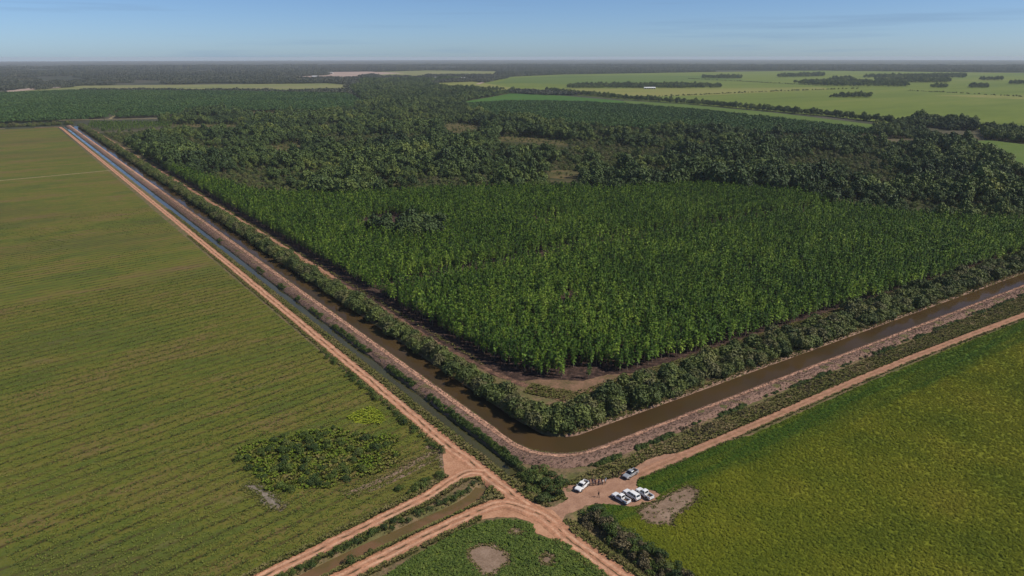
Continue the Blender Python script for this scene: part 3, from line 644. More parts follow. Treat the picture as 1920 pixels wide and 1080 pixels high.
def scatter(name, x, y, z, sc, lib, label, cat):
    """one mass of plants: points carrying rotation, size and kind, one plant set on each"""
    n = len(x)
    if n == 0: return
    g = np.random.default_rng(n)
    me = bpy.data.meshes.new(name); me.vertices.add(n)
    me.vertices.foreach_set('co', np.c_[x, y, z].astype(np.float32).ravel())
    a = me.attributes.new('plant_rotation', 'FLOAT_VECTOR', 'POINT'); rot = np.zeros((n, 3), np.float32); rot[:, 2] = g.random(n) * 6.283
    a.data.foreach_set('vector', rot.ravel())
    a = me.attributes.new('plant_size', 'FLOAT_VECTOR', 'POINT'); s3 = np.asarray(sc, np.float32)
    if s3.ndim == 1: s3 = np.c_[s3, s3, s3 * (0.85 + 0.3 * g.random(n))]
    a.data.foreach_set('vector', s3.astype(np.float32).ravel())
    a = me.attributes.new('plant_kind', 'INT', 'POINT'); a.data.foreach_set('value', g.integers(0, len(lib.objects), n).astype(np.int32))
    o = add(name, me); ng = bpy.data.node_groups.new(name, 'GeometryNodeTree')
    ng.interface.new_socket('Geometry', in_out='INPUT', socket_type='NodeSocketGeometry'); ng.interface.new_socket('Geometry', in_out='OUTPUT', socket_type='NodeSocketGeometry')
    N = ng.nodes; gi = N.new('NodeGroupInput'); go = N.new('NodeGroupOutput'); ip = N.new('GeometryNodeInstanceOnPoints'); ci = N.new('GeometryNodeCollectionInfo')
    ci.inputs['Collection'].default_value = lib; ci.inputs['Separate Children'].default_value = True; ci.inputs['Reset Children'].default_value = True
    def attr(nm, ty):
        q = N.new('GeometryNodeInputNamedAttribute'); q.data_type = ty; q.inputs['Name'].default_value = nm; return q.outputs['Attribute']
    ip.inputs['Pick Instance'].default_value = True; L = ng.links
    L.new(gi.outputs[0], ip.inputs['Points']); L.new(ci.outputs[0], ip.inputs['Instance']); L.new(attr('plant_kind', 'INT'), ip.inputs['Instance Index'])
    L.new(attr('plant_rotation', 'FLOAT_VECTOR'), ip.inputs['Rotation']); L.new(attr('plant_size', 'FLOAT_VECTOR'), ip.inputs['Scale']); L.new(ip.outputs[0], go.inputs[0])
    o.modifiers.new('plants', 'NODES').node_group = ng
    return tag(o, label, cat, kind='stuff')

def plant_things(name, pts, tmpl, label, cat, group, part='crown', stem='trunk', zfun=None):
    """single plants: an empty at the foot, with its stem and its leaves"""
    g = np.random.default_rng(len(pts) + 3)
    for (x, y, s) in pts:
        if zfun is not None and bool(on_road(np.array([x]), np.array([y]), 0.5)[0]): continue
        t, c = tmpl[g.integers(len(tmpl))]
        z = float(zfun(x, y)) if zfun else 0.0
        e = empty(name, (x, y, z), g.random() * 6.283, (s * (0.9 + .2 * g.random()), s * (0.9 + .2 * g.random()), s * (0.85 + .3 * g.random())))
        tag(e, label, cat, group); add(stem, t, e); add(part, c, e)

def grid_points(poly, sp, jit, g, ang=0.0):
    p = np.array(poly); x0, y0 = p.min(0); x1, y1 = p.max(0)
    X, Y = np.meshgrid(np.arange(x0, x1, sp), np.arange(y0, y1, sp)); X = X.ravel() + g.normal(size=X.size) * jit; Y = Y.ravel() + g.normal(size=Y.size) * jit
    m = inside(X, Y, poly); return X[m], Y[m]

ROADS = [(MAIN, 2.6), (chaikin(S['track_sw_upper']), 2.2), (chaikin(S['track_sw_lower']), 2.5), (chaikin(S['road_east']), 1.9)]
ROADPOLY = [S['junction_north'], S['junction_south'], S['parking']]
def on_road(x, y, pad=0.0):
    m = np.zeros(np.shape(x), bool)
    for p_, h_ in ROADS: m |= dist_poly(x, y, p_) < h_ + pad
    for p_ in ROADPOLY: m |= inside(x, y, p_)
    return m

def sight(x, y, polys, h):
    m = np.zeros(len(x), bool)                 # plants that stand in a clearing or would hide it
    for q in np.linspace(1, CAM_H / (CAM_H - h), 5): m |= any_inside(x * q, y * q, polys)
    return m

def any_inside(x, y, polys, pad=None):
    m = np.zeros(len(x), bool)
    for p in polys: m |= inside(x, y, p)
    return m

# ----------------------------------------------------------------- plantation beside the canals
x, y = grid_points(PLANT_A, 2.65, 0.45, rng)
lane = dist_poly(x, y, [(150, 322), (285, 331), (420, 324), (600, 308)]) < 6.5
hole = any_inside(x, y, [S['burnt'], S['islet'], S['islet_b']]) & ~(inside(x, y, S['burnt']) & (rng.random(len(x)) < .25))
gap = np.array([nz(a, b, 0.05, 4.4) for a, b in zip(x, y)]) < -0.62
m = ~(lane | hole | gap) & in_view(x, y, 8) & inside(x, y - .8, PLANT_A); x, y = x[m], y[m]
sc = 0.78 + 0.4 * rng.random(len(x)); order = np.argsort(np.hypot(x, y))
x, y, sc = x[order], y[order], sc[order]
N_IND = 300
plant_things('plantation_tree', list(zip(x[:N_IND], y[:N_IND], sc[:N_IND])), T_PLANT,
             'slender pole tree in the front rows at the near corner of the plantation', 'tree', 'plantation trees at the near corner')
scatter('plantation_trees', x[N_IND:], y[N_IND:], np.zeros(len(x) - N_IND), sc[N_IND:], L_PLANT, 'rows of slender green plantation trees filling the block between the canals and the woodland', 'plantation')
# ----------------------------------------------------------------- woodland behind it
FOREST = S['forest_outer']
CLEARS = [S['clear_' + q] for q in 'abcdfi']
x, y = grid_points(FOREST, 6.6, 2.6, rng)
m = ~sight(x, y, CLEARS, 10.0) & ~any_inside(x, y, [PLANT_A, S['pl_mid'], S['yellow_grove'], S['fld_corner'], S['fld_soy']]) & in_view(x, y, 6) & (x > 141)
thin = np.array([nz(a, b, 0.012, 8.8) + 0.5 * nz(a, b, 0.04, 2.2) for a, b in zip(x, y)])
m &= thin > -0.30
x, y = x[m], y[m]; xi, yi = grid_points(S['islet'], 5.0, 1.4, rng); xb, yb = grid_points(S['islet_b'], 7.0, 2.0, rng)
x = np.r_[x, xb]; y = np.r_[y, yb]
xg, yg = grid_points(S['grove_east'], 6.0, 2.0, rng); x = np.r_[x, xg]; y = np.r_[y, yg]
tall = np.array([nz(a, b, 0.009, 18.8) + 0.6 * nz(a, b, 0.03, 12.2) for a, b in zip(x, y)])
sc = (0.55 + 0.7 * rng.random(len(x)) ** 1.3) * np.clip(1.0 + 1.2 * tall, .5, 1.5)
m = (tall > -.20) | (np.hypot(x, y) > 1400); x, y, sc = x[m], y[m], sc[m]
order = np.argsort(np.hypot(x, y)); x, y, sc = x[order], y[order], sc[order]
plant_things('broadleaf_tree', list(zip(x[:300], y[:300], sc[:300])), T_TREE, 'broad-crowned dark green tree along the woodland edge behind the plantation', 'tree', 'trees along the near edge of the woodland')
scatter('woodland', x[300:], y[300:], np.zeros(len(x) - 300), sc[300:], L_TREE, 'dense mixed dark green woodland stretching behind the plantation', 'woodland')
a, b = grid_points(FOREST, 6.0, 2.2, rng); m = ~sight(a, b, CLEARS, 4.0) & ~any_inside(a, b, [PLANT_A, S['pl_mid'], S['fld_corner'], S['fld_soy']]) & in_view(a, b, 6) & (a > 141) & (np.hypot(a, b) < 1500)
scatter('woodland_undergrowth', a[m], b[m], np.zeros(m.sum()), .45 + .6 * rng.random(m.sum()), L_BUSH, 'low undergrowth filling the gaps between the woodland trees', 'undergrowth')
m = ~inside(xi, yi, S['islet_bare'])
plant_things('broadleaf_tree', [(a, b, 0.8 + 0.5 * rng.random()) for a, b in zip(xi[m], yi[m])][::1][:60], T_TREE, 'broad dark tree in the small clump standing inside the plantation', 'tree', 'trees of the clump inside the plantation')
xg, yg = grid_points(S['grove_east_b'], 6.0, 2.0, rng)
scatter('grove', xg, yg, np.zeros(len(xg)), 0.9 + .3 * rng.random(len(xg)), L_TREE, 'dark grove at the right edge beyond the small green field', 'grove')
x, y = grid_points(S['yellow_grove'], 4.5, 1.2, rng)
scatter('young_plantation', x, y, np.zeros(len(x)), 0.6 + .2 * rng.random(len(x)), L_PLANT, 'small bright green block of young trees by the far canal bend', 'plantation')
for key, nm, lb in [('pl_west', 'far_plantation', 'far dark green plantation block beyond the left field'), ('pl_mid', 'far_plantation', 'long dark green plantation strip behind the woodland')]:
    x, y = grid_points(S[key], 7.0, 1.5, rng); m = in_view(x, y, 4)
    if key == 'pl_west': m &= (dist_poly(x, y, S['tri_far']) > 9) & (dist_poly(x, y, S['strip_far']) > 9) & ~inside(x, y, FOREST)
    x, y = x[m], y[m]
    scatter(nm, x, y, np.zeros(len(x)), 0.75 + .2 * rng.random(len(x)), L_PLFAR, lb, 'plantation')
x, y = [], []
for q in CLEARS:
    a, b = grid_points(q, 5.0, 2.5, rng); m = rng.random(len(a)) < .3; x.append(a[m]); y.append(b[m])
x = np.concatenate(x); y = np.concatenate(y)
scatter('clearing_scrub', x, y, np.full(len(x), .1), .25 + .5 * rng.random(len(x)), L_BUSH, 'low scattered bushes in the brown clearings of the woodland', 'scrub')
# hedge line across the far fields, lone groves
p, t = resample(S['hedge_diag'], 6.0); x = np.repeat(p[:, 0], 4) + rng.normal(size=4 * len(p)) * 7; y = np.repeat(p[:, 1], 4) + rng.normal(size=4 * len(p)) * 7
scatter('tree_line', x, y, np.zeros(len(x)), 0.6 + .6 * rng.random(len(x)), L_TREE, 'long dark tree line slanting across the far right fields', 'tree line')
for key, lb in (('row_a', 'thin dark hedgerow dividing the pale far field from the green one'), ('row_b', 'thin far hedgerow running towards the long low grove'), ('row_c', 'thin hedgerow across the far fields near the right edge')):
    p, t = resample(S[key], 7.0); x = p[:, 0] + rng.normal(size=len(p)) * 2.5; y = p[:, 1] + rng.normal(size=len(p)) * 2.5; m = rng.random(len(p)) < .8
    scatter('hedgerow', x[m], y[m], np.zeros(m.sum()), .7 + .6 * rng.random(m.sum()), L_BUSH, lb, 'hedgerow')
GROVE_LB = ['long dark grove behind the white-roofed barn', 'small grove far behind the long barn grove', 'narrow far grove at the edge of the far green fields', 'long low grove in the middle of the far right fields',
            'lone oblong grove standing nearest in the right fields', 'small tuft of trees right of the lone oblong grove', 'tiny round grove near the right edge of the fields', 'grove cut by the right edge of the picture below the far woods',
            'tiny far grove left of the broad far woods', 'flat dark grove behind the long low grove', 'broad band of far woods at the top right', 'thin far grove near the right edge under the far woods']
for i in range(12):
    poly = S['grove%d' % (i + 1)]; sp = 9 if i in (0, 4, 5, 6) else 14
    x, y = grid_points(poly, sp, 3.5, rng); cx, cy_ = x.mean(), y.mean(); rr = np.hypot(x - cx, y - cy_); m = (rr / rr.max() < .45 + .75 * rng.random(len(x))) & (np.array([nz(a, b, .012, 40 + i) for a, b in zip(x, y)]) > -.35); x, y = x[m], y[m]
    scatter('grove', x, y, np.zeros(len(x)), (0.6 + .8 * rng.random(len(x))) * (1.0 if sp == 9 else 1.25), L_TREE, GROVE_LB[i], 'grove')
# distant scrub and woods to the horizon
n = 90000; d = 2300 * (11000 / 2300) ** (rng.random(n) ** 1.1); a = RAD(HEADING) + RAD(1) * (rng.random(n) - .5) * 84; x = d * np.sin(a); y = d * np.cos(a)
FIELDS = [S[q] for q in ('fld_tan', 'fld_bare', 'fld_town', 'fld_far_mid', 'fld_mid', 'fld_right', 'fld_soy', 'fld_strip', 'fld_corner', 'pl_west', 'pl_mid')] + [FOREST]
m = ~any_inside(x, y, FIELDS) & ~((x < 120) & (y < 1560))
th = np.array([nz(p_, q_, 0.0011, 1.2) + .6 * nz(p_, q_, 0.004, 6.2) for p_, q_ in zip(x, y)]); m &= th > -0.28
x, y, d = x[m], y[m], d[m]
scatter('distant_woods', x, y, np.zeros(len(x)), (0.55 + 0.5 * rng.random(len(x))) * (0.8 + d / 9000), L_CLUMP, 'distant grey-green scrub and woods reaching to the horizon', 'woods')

# ----------------------------------------------------------------- bush hedge along the wide canal
pts = []
for yy_ in np.arange(164, 1452, 2.2):
    for q in range(3): pts.append((121.9 + 6.8 * rng.random(), yy_ + rng.normal() * .8, 0.5 + 0.8 * rng.random() ** 1.2))
for xx_ in np.arange(128, 640, 2.2):
    for q in range(5): pts.append((xx_ + rng.normal() * .8, 156.6 + 14.5 * rng.random() ** 1.2, 0.5 + 0.9 * rng.random() ** 1.2))
for q in range(40): pts.append((124.6 + 13 * rng.random(), 158.8 + 8 * rng.random(), 0.75 + 0.55 * rng.random()))
for q in range(20): pts.append((123.6 + 6 * rng.random(), 164 + 26 * rng.random(), 0.7 + 0.4 * rng.random()))
pts = np.array(pts); gapm = np.array([nz(a, b, 0.06, 14.4) + .5 * rng.random() for a, b in pts[:, :2]]) > -0.28
corner_clear = (pts[:, 0] > 137.5) & (pts[:, 0] < 172) & (pts[:, 1] > 167.0 + 0.02 * pts[:, 0])
pts = pts[gapm & ~corner_clear & in_view(pts[:, 0], pts[:, 1], 8)]; pts = pts[np.argsort(np.hypot(pts[:, 0], pts[:, 1]))]
plant_things('canal_bush', pts[:300].tolist(), T_BUSH, 'dense rounded green bush in the hedge between the wide canal and the plantation', 'bush', 'bushes of the canal hedge', 'foliage', 'stem')
scatter('canal_hedge', pts[300:, 0], pts[300:, 1], np.zeros(len(pts) - 300), pts[300:, 2], L_BUSH, 'far stretches of the bushy hedge along the wide canal', 'hedge')
# far cross hedge
x = -500 + 620 * rng.random(500); y = 1492 + 8 * rng.random(500)
scatter('far_hedge', x, y, np.zeros(500), .9 + .6 * rng.random(500), L_BUSH, 'dark hedge line across the far end of the left field', 'hedge')
# thickets near the crossroads, each bush on its own
def poly_pts(poly, sp, jit, lo, hi):
    a, b = grid_points(poly, sp, jit, rng); return [(p_, q_, lo + (hi - lo) * rng.random()) for p_, q_ in zip(a, b)]
isl = poly_pts(S['island'], 3.0, .9, 0.3, 0.75)
plant_things('thicket_bush', [p for p in isl if nz(p[0], p[1], .13, 5) > -0.1], T_THICK, 'leafy green bush in the thicket standing within the left crop field', 'bush', 'bushes of the field thicket', 'foliage', 'stem')
plant_things('thicket_bush', poly_pts(S['thicket_end'], 2.4, .6, 0.4, 0.78), T_THICK + T_BUSH[3:], 'green bush in the thicket at the near end of the narrow canal', 'bush', 'bushes at the end of the narrow canal', 'foliage', 'stem', height)
se = []
for yy_ in np.arange(86, 121.5, 0.95):
    se += [(106.4 + 0.8 * rng.normal(), yy_ + .4 * rng.normal(), .55 + .35 * rng.random()), (108.8 + .7 * rng.normal(), yy_ + .4 * rng.normal(), .5 + .35 * rng.random())]
plant_things('ditch_bush', se, T_DRY + T_THICK, 'brownish bush in the overgrown ditch hedge below the parked cars', 'bush', 'bushes of the overgrown ditch hedge', 'foliage', 'stem', height)
vr = [(91.6 + .5 * rng.normal(), yy_, .35 + .3 * rng.random()) for yy_ in np.arange(168, 262, 1.7) if rng.random() < .8]
plant_things('roadside_shrub', vr, T_THICK, 'low dark green shrub in the row between the left field and the red road', 'shrub', 'shrubs along the field side of the red road', 'foliage', 'stem')
dv = []
pp, tt = resample(DITCH_SW, 1.6)
for (a, b) in pp[:60]:
    for s_ in (-1, 1):
        if rng.random() < .72: dv.append((a + .2 * rng.normal(), b + s_ * (3.1 + .35 * rng.normal()), .32 + .28 * rng.random()))
for q in range(9): th = RAD(-70 + q * 17); dv.append((92.3 + 3.0 * math.cos(th), 146.8 + 3.0 * math.sin(th), .4 + .25 * rng.random()))
plant_things('ditch_shrub', dv, T_THICK, 'small green shrub on the bank of the muddy ditch between two red tracks', 'shrub', 'shrubs along the muddy ditch', 'foliage', 'stem', height)
fv = [(a, b, .3 + .3 * rng.random()) for a, b in zip(72 + 15 * rng.random(14), 154.5 + 3.4 * rng.random(14)) if b > 150.8 + (a - 70) * .3]
plant_things('roadside_shrub', fv, T_THICK, 'low green shrub on the left field edge beside the upper red track', 'shrub', 'shrubs beside the upper red track', 'foliage', 'stem')
# ----------------------------------------------------------------- low growth (masses)
n = 2600; yb = 150 + 700 * rng.random(n) ** 1.7; xb = 105.5 + 1.6 * rng.random(n); m = np.array([nz(b, a * .3, .06, 3) - .0022 * (b - 250) for a, b in zip(xb, yb)]) > -0.10
scatter('bank_shrubs', xb[m], yb[m], height(xb[m], yb[m]), .35 + .5 * rng.random(m.sum()), L_SHRUB, 'dark green low shrubs lining the embankment foot above the narrow canal', 'shrubs')
n = 1500; xb = 112 + 330 * rng.random(n) ** 1.4; yb = 136.3 + 1.7 * rng.random(n); m = ~on_road(xb, yb, .3) & (np.array([nz(a, b * 2.5, .09, 7) for a, b in zip(xb, yb)]) > -0.05)
scatter('verge_shrubs', xb[m], yb[m], height(xb[m], yb[m]), .35 + .45 * rng.random(m.sum()), L_SHRUB, 'scattered low green shrubs on the verge between the embankment and the dirt road', 'shrubs')
n = 1300; xb = 110 + 330 * rng.random(n) ** 1.4; yb = 130.5 + 8.0 * rng.random(n); m = ~on_road(xb, yb, .3) & (np.array([nz(a, b * 2, .07, 17) for a, b in zip(xb, yb)]) > 0.12)
scatter('dry_scrub', xb[m], yb[m], height(xb[m], yb[m]), .14 + .18 * rng.random(m.sum()), L_DRY, 'patches of brown dry scrub on the verge between the embankment and the dirt road', 'scrub')

def band(path, lo, hi, n, pw=1.0, maxlen=None):
    p, t = resample(path, 1.0); d_ = np.gradient(p, axis=0); d_ /= np.hypot(*d_.T)[:, None]; L_ = len(p) if maxlen is None else min(len(p), maxlen)
    f = (L_ - 1) * rng.random(n) ** pw; o = lo + (hi - lo) * rng.random(n); i = np.arange(len(p)); I = lambda a: np.interp(f, i, a)
    return I(p[:, 0]) + I(d_[:, 1]) * o, I(p[:, 1]) - I(d_[:, 0]) * o
def put_band(name, defs, lib, lo, hi, label, cat):
    X, Y = zip(*[band(*q) for q in defs]); X = np.concatenate(X); Y = np.concatenate(Y); Z = height(X, Y)
    m = (Z > -0.55) & ~on_road(X, Y, -0.35); scatter(name, X[m], Y[m], Z[m], lo + (hi - lo) * rng.random(m.sum()), lib, label, cat)
M_R = S['track_main']; R_ = [(96.2, 500)] + chaikin(M_R, 1)
put_band('verge_grass', [(R_, 2.1, 3.6, 3800, 1.0), (R_, -4.6, -2.2, 3800), (chaikin(S['track_sw_upper']), 1.9, 3.6, 900), (chaikin(S['track_sw_upper']), -3.4, -1.9, 900), (chaikin(S['track_sw_lower']), -3.6, -2.2, 900), (chaikin(S['track_sw_lower']), 2.2, 3.4, 700),
                         (chaikin(S['road_east']), -5.5, -1.9, 3600), (chaikin(S['road_east']), 1.7, 2.6, 1000), (DITCH_SW, -3.6, 3.6, 1600), (DITCH_SE, -3.6, 3.6, 2200), ([(106, 131), (440, 133)], -4.5, 4.5, 9000), ([(101, 131), (106, 146)], -3, 5, 900),
                         ([(131, 800), (131, 200)], -2, 1.2, 2500), ([(137, 800), (137, 215)], -.8, 1, 1500), ([(150, 174.5), (480, 172.5)], -3, 4.5, 5000), ([(139, 190), (150, 171)], -3, 5, 900), ([(100.2, 150), (100.2, 600)], -1.1, 1.1, 4000)], L_TUFT, .5, 1.25, 'tufts of green and dry grass along the tracks and ditches', 'grass')
BN = BERM[::-1]; BC = [(440, 141.4)] + BERM[::-1][1:-1] + [(109.4, 700)]
put_band('embankment_grass', [(BC, -4.0, 4.0, 26000)], L_DTUFT, .2, .55, 'dry pinkish grass covering the embankment between the two canals', 'grass')
put_band('canal_edge_grass', [([(128, 155.6), (440, 156.0)], -0.9, 1.4, 4200), (BC, 3.0, 4.6, 3000)], L_TUFT, .4, .9, 'grass along the water edge of the wide canal', 'grass')
put_band('patch_grass', [(S[q] + S[q][:1], -1.2, 1.2, int(16 * sum(math.dist(a, b) for a, b in zip(S[q][:-1], S[q][1:])))) for q in ('bare_east', 'bare_south_a', 'bare_south_b', 'bare_south_c', 'bare_west_a')] + [([(118, 112), (138, 110)], -5, 5, 160), ([(88, 160), (91, 172)], -3, 1, 200), ([(60, 163), (88, 168)], -3, 3, 700)], L_TUFT, .3, .8, 'grass tufts fraying the edges of the bare soil patches', 'grass')
# crop rows of the left field
cs, sn = math.cos(ROW_ANG), math.sin(ROW_ANG); X, Y = [], []
for r in np.arange(60, 640, ROW_SP):
    s_ = np.arange(-160, 220, 0.75) + rng.normal(size=507) * .2; s_ = s_[rng.random(507) < .78]
    wv = 0.35 * np.sin(s_ * .06 + r); o_ = r + wv + rng.normal(size=len(s_)) * .33
    X.append(s_ * cs - o_ * sn); Y.append(s_ * sn + o_ * cs)
X = np.concatenate(X); Y = np.concatenate(Y)
NOCROP = [S['island'], S['bare_west_a'], S['bare_west_b'], S['yellow_west']]
den = np.array([nz(a, b, .035, 6.6) + .7 * nz(a, b, .15, 1.6) for a, b in zip(X, Y)])
m = inside(X, Y, FIELD_WEST) & ~any_inside(X, Y, NOCROP) & (den > -.16) & (Y < 620) & in_view(X, Y, 4) & (X < 89.5)
scatter('crop_rows', X[m], Y[m], np.full(m.sum(), .03), .4 + .6 * rng.random(m.sum()), L_ROWTUFT, 'dark green crop plants in long parallel rows across the left field', 'crop')
n = 60000; X = -90 + 182 * rng.random(n); Y = 142 + 260 * rng.random(n) ** 1.3; m = inside(X, Y, FIELD_WEST) & ~any_inside(X, Y, NOCROP[1:]) & in_view(X, Y, 4)
scatter('field_grass', X[m], Y[m], np.full(m.sum(), .03), .5 + .7 * rng.random(m.sum()), L_GRASSW, 'short olive grass between the crop rows of the left field', 'grass')
n = 5600; X = 36 + 54 * rng.random(n); Y = 162 + 50 * rng.random(n); jx = np.array([nz(a, b, .16, 50) for a, b in zip(X, Y)]) * 5; jy = np.array([nz(a, b, .16, 60) for a, b in zip(X, Y)]) * 5; m = inside(X + jx, Y + jy, S['island'])
scatter('thicket_weeds', X[m], Y[m], np.full(m.sum(), .02), .45 + .6 * rng.random(m.sum()), L_WEED, 'green weeds and dry stalks covering the ground of the field thicket', 'weeds')
n = 900; X = 76 + 13 * rng.random(n); Y = 193 + 15 * rng.random(n); m = inside(X, Y, S['yellow_west']) & (rng.random(n) < .8)
scatter('lime_weeds', X[m], Y[m], np.full(m.sum(), .04), .5 + .6 * rng.random(m.sum()), L_LIME, 'lime green weeds in a small patch of the left field', 'weeds')
# soybeans and the small field
n = 130000; X = 107 + 400 * rng.random(n) ** 1.6; Y = 20 + 108 * rng.random(n); m = inside(X, Y, FIELD_EAST) & ~inside(X, Y, S['bare_east']) & ~on_road(X, Y, 0) & in_view(X, Y, 6)
scatter('soybean_plants', X[m], Y[m], np.full(m.sum(), .03), .4 + .5 * rng.random(m.sum()), L_SOY, 'dense low soybean plants covering the right field', 'crop')
n = 16000; X = 35 + 66 * rng.random(n); Y = 85 + 52 * rng.random(n); m = inside(X, Y, S['edge_south_field']) & ~any_inside(X, Y, [S['bare_south_' + q] for q in 'abc'])
scatter('crop_plants', X[m], Y[m], np.full(m.sum(), .03), .5 + .6 * rng.random(m.sum()), L_CROPS, 'dark green crop plants of the small field at the bottom', 'crop')
# ----------------------------------------------------------------- vehicles
P_WHITE = plain('white_car_paint', (.78, .78, .77), 0.3, 0.5, 0, 0.03)
P_SILVER = plain('silver_car_paint', (.50, .52, .52), 0.32, 0.5, 0.45, 0.04)
P_GLASS = plain('dark_tinted_glass', (.012, .014, .018), 0.06, 0.6, 0, 0.05)
P_TYRE = plain('tyre_rubber', (.018, .018, .018), 0.9, 0.2)
P_RIM = plain('alloy_rim', (.45, .45, .46), 0.35, 0.5, 0.7)
P_TRIM = plain('black_plastic_trim', (.02, .02, .022), 0.65, 0.3)
P_LINER = plain('dusty_bed_liner', (.11, .075, .055), 0.9, 0.1, 0, 0.3)
P_LAMP = plain('clear_lamp', (.65, .66, .68), 0.12, 0.6)
P_RED = plain('red_tail_lamp', (.35, .02, .015), 0.25, 0.5)

def loft(secs, caps=True):
    V, F = [], []; n = len(secs[0])
    for s in secs: V += s
    for i in range(len(secs) - 1):
        F += [(i * n + j, i * n + (j + 1) % n, (i + 1) * n + (j + 1) % n, (i + 1) * n + j) for j in range(n)]
    if caps: F += [tuple(range(n))[::-1], tuple(range((len(secs) - 1) * n, len(secs) * n))]
    return V, F

def mkpart(name, VF, mat, parent, bevel=0.0, smooth_=False):
    me = pymesh(name, VF[0], VF[1], [mat]); bm = bmesh.new(); bm.from_mesh(me)
    if bevel: bmesh.ops.bevel(bm, geom=list(bm.edges), offset=bevel, segments=2, affect='EDGES', profile=.6)
    bmesh.ops.recalc_face_normals(bm, faces=bm.faces); bm.to_mesh(me); bm.free()
    if smooth_: me.polygons.foreach_set('use_smooth', np.ones(len(me.polygons), bool))
    return add(name, me, parent)

def boxvf(x0, x1, y0, y1, z0, z1):
    return ([(x0, y0, z0), (x1, y0, z0), (x1, y1, z0), (x0, y1, z0), (x0, y0, z1), (x1, y0, z1), (x1, y1, z1), (x0, y1, z1)],
            [(0, 3, 2, 1), (4, 5, 6, 7), (0, 1, 5, 4), (1, 2, 6, 5), (2, 3, 7, 6), (3, 0, 4, 7)])

def sec(x, w, zb, zt, r=0.1):
    h = [(0.82 * w, zb), (w, zb + 0.12), (w, zb + (zt - zb) * .6), (0.975 * w, zt - r), (0.9 * w, zt)]
    return [(x, y, z) for y, z in h] + [(x, -y, z) for y, z in h[::-1]]

def lathe_y(prof, n=20):
    V, F = [], []
    for y, r in prof:
        for q in range(n): th = q / n * 2 * math.pi; V.append((r * math.cos(th), y, r * math.sin(th)))
    for i in range(len(prof) - 1): F += [(i * n + q, i * n + (q + 1) % n, (i + 1) * n + (q + 1) % n, (i + 1) * n + q) for q in range(n)]
    F += [tuple(range(n)), tuple(range((len(prof) - 1) * n, len(prof) * n))[::-1]]
    return V, F

def pane(parent, name, q, mat, inset=(.08, .1), t=0.012):
    a, b, c, d = map(np.array, q); u, v = inset
    P = [a + (b - a) * s + (d - a) * r + (a - b + c - d) * s * r for s, r in ((u, v), (1 - u, v), (1 - u, 1 - v), (u, 1 - v))]
    n = np.cross(P[1] - P[0], P[3] - P[0]); n = n / np.linalg.norm(n); ctr = sum(P) / 4
    if np.dot(n, ctr - np.array([-.2, 0, 1.35])) < 0: n = -n
    V = [p - n * .01 for p in P] + [p + n * t for p in P]
    return mkpart(name, (V, [(0, 1, 2, 3), (4, 5, 6, 7), (0, 1, 5, 4), (1, 2, 6, 5), (2, 3, 7, 6), (3, 0, 4, 7)]), mat, parent)

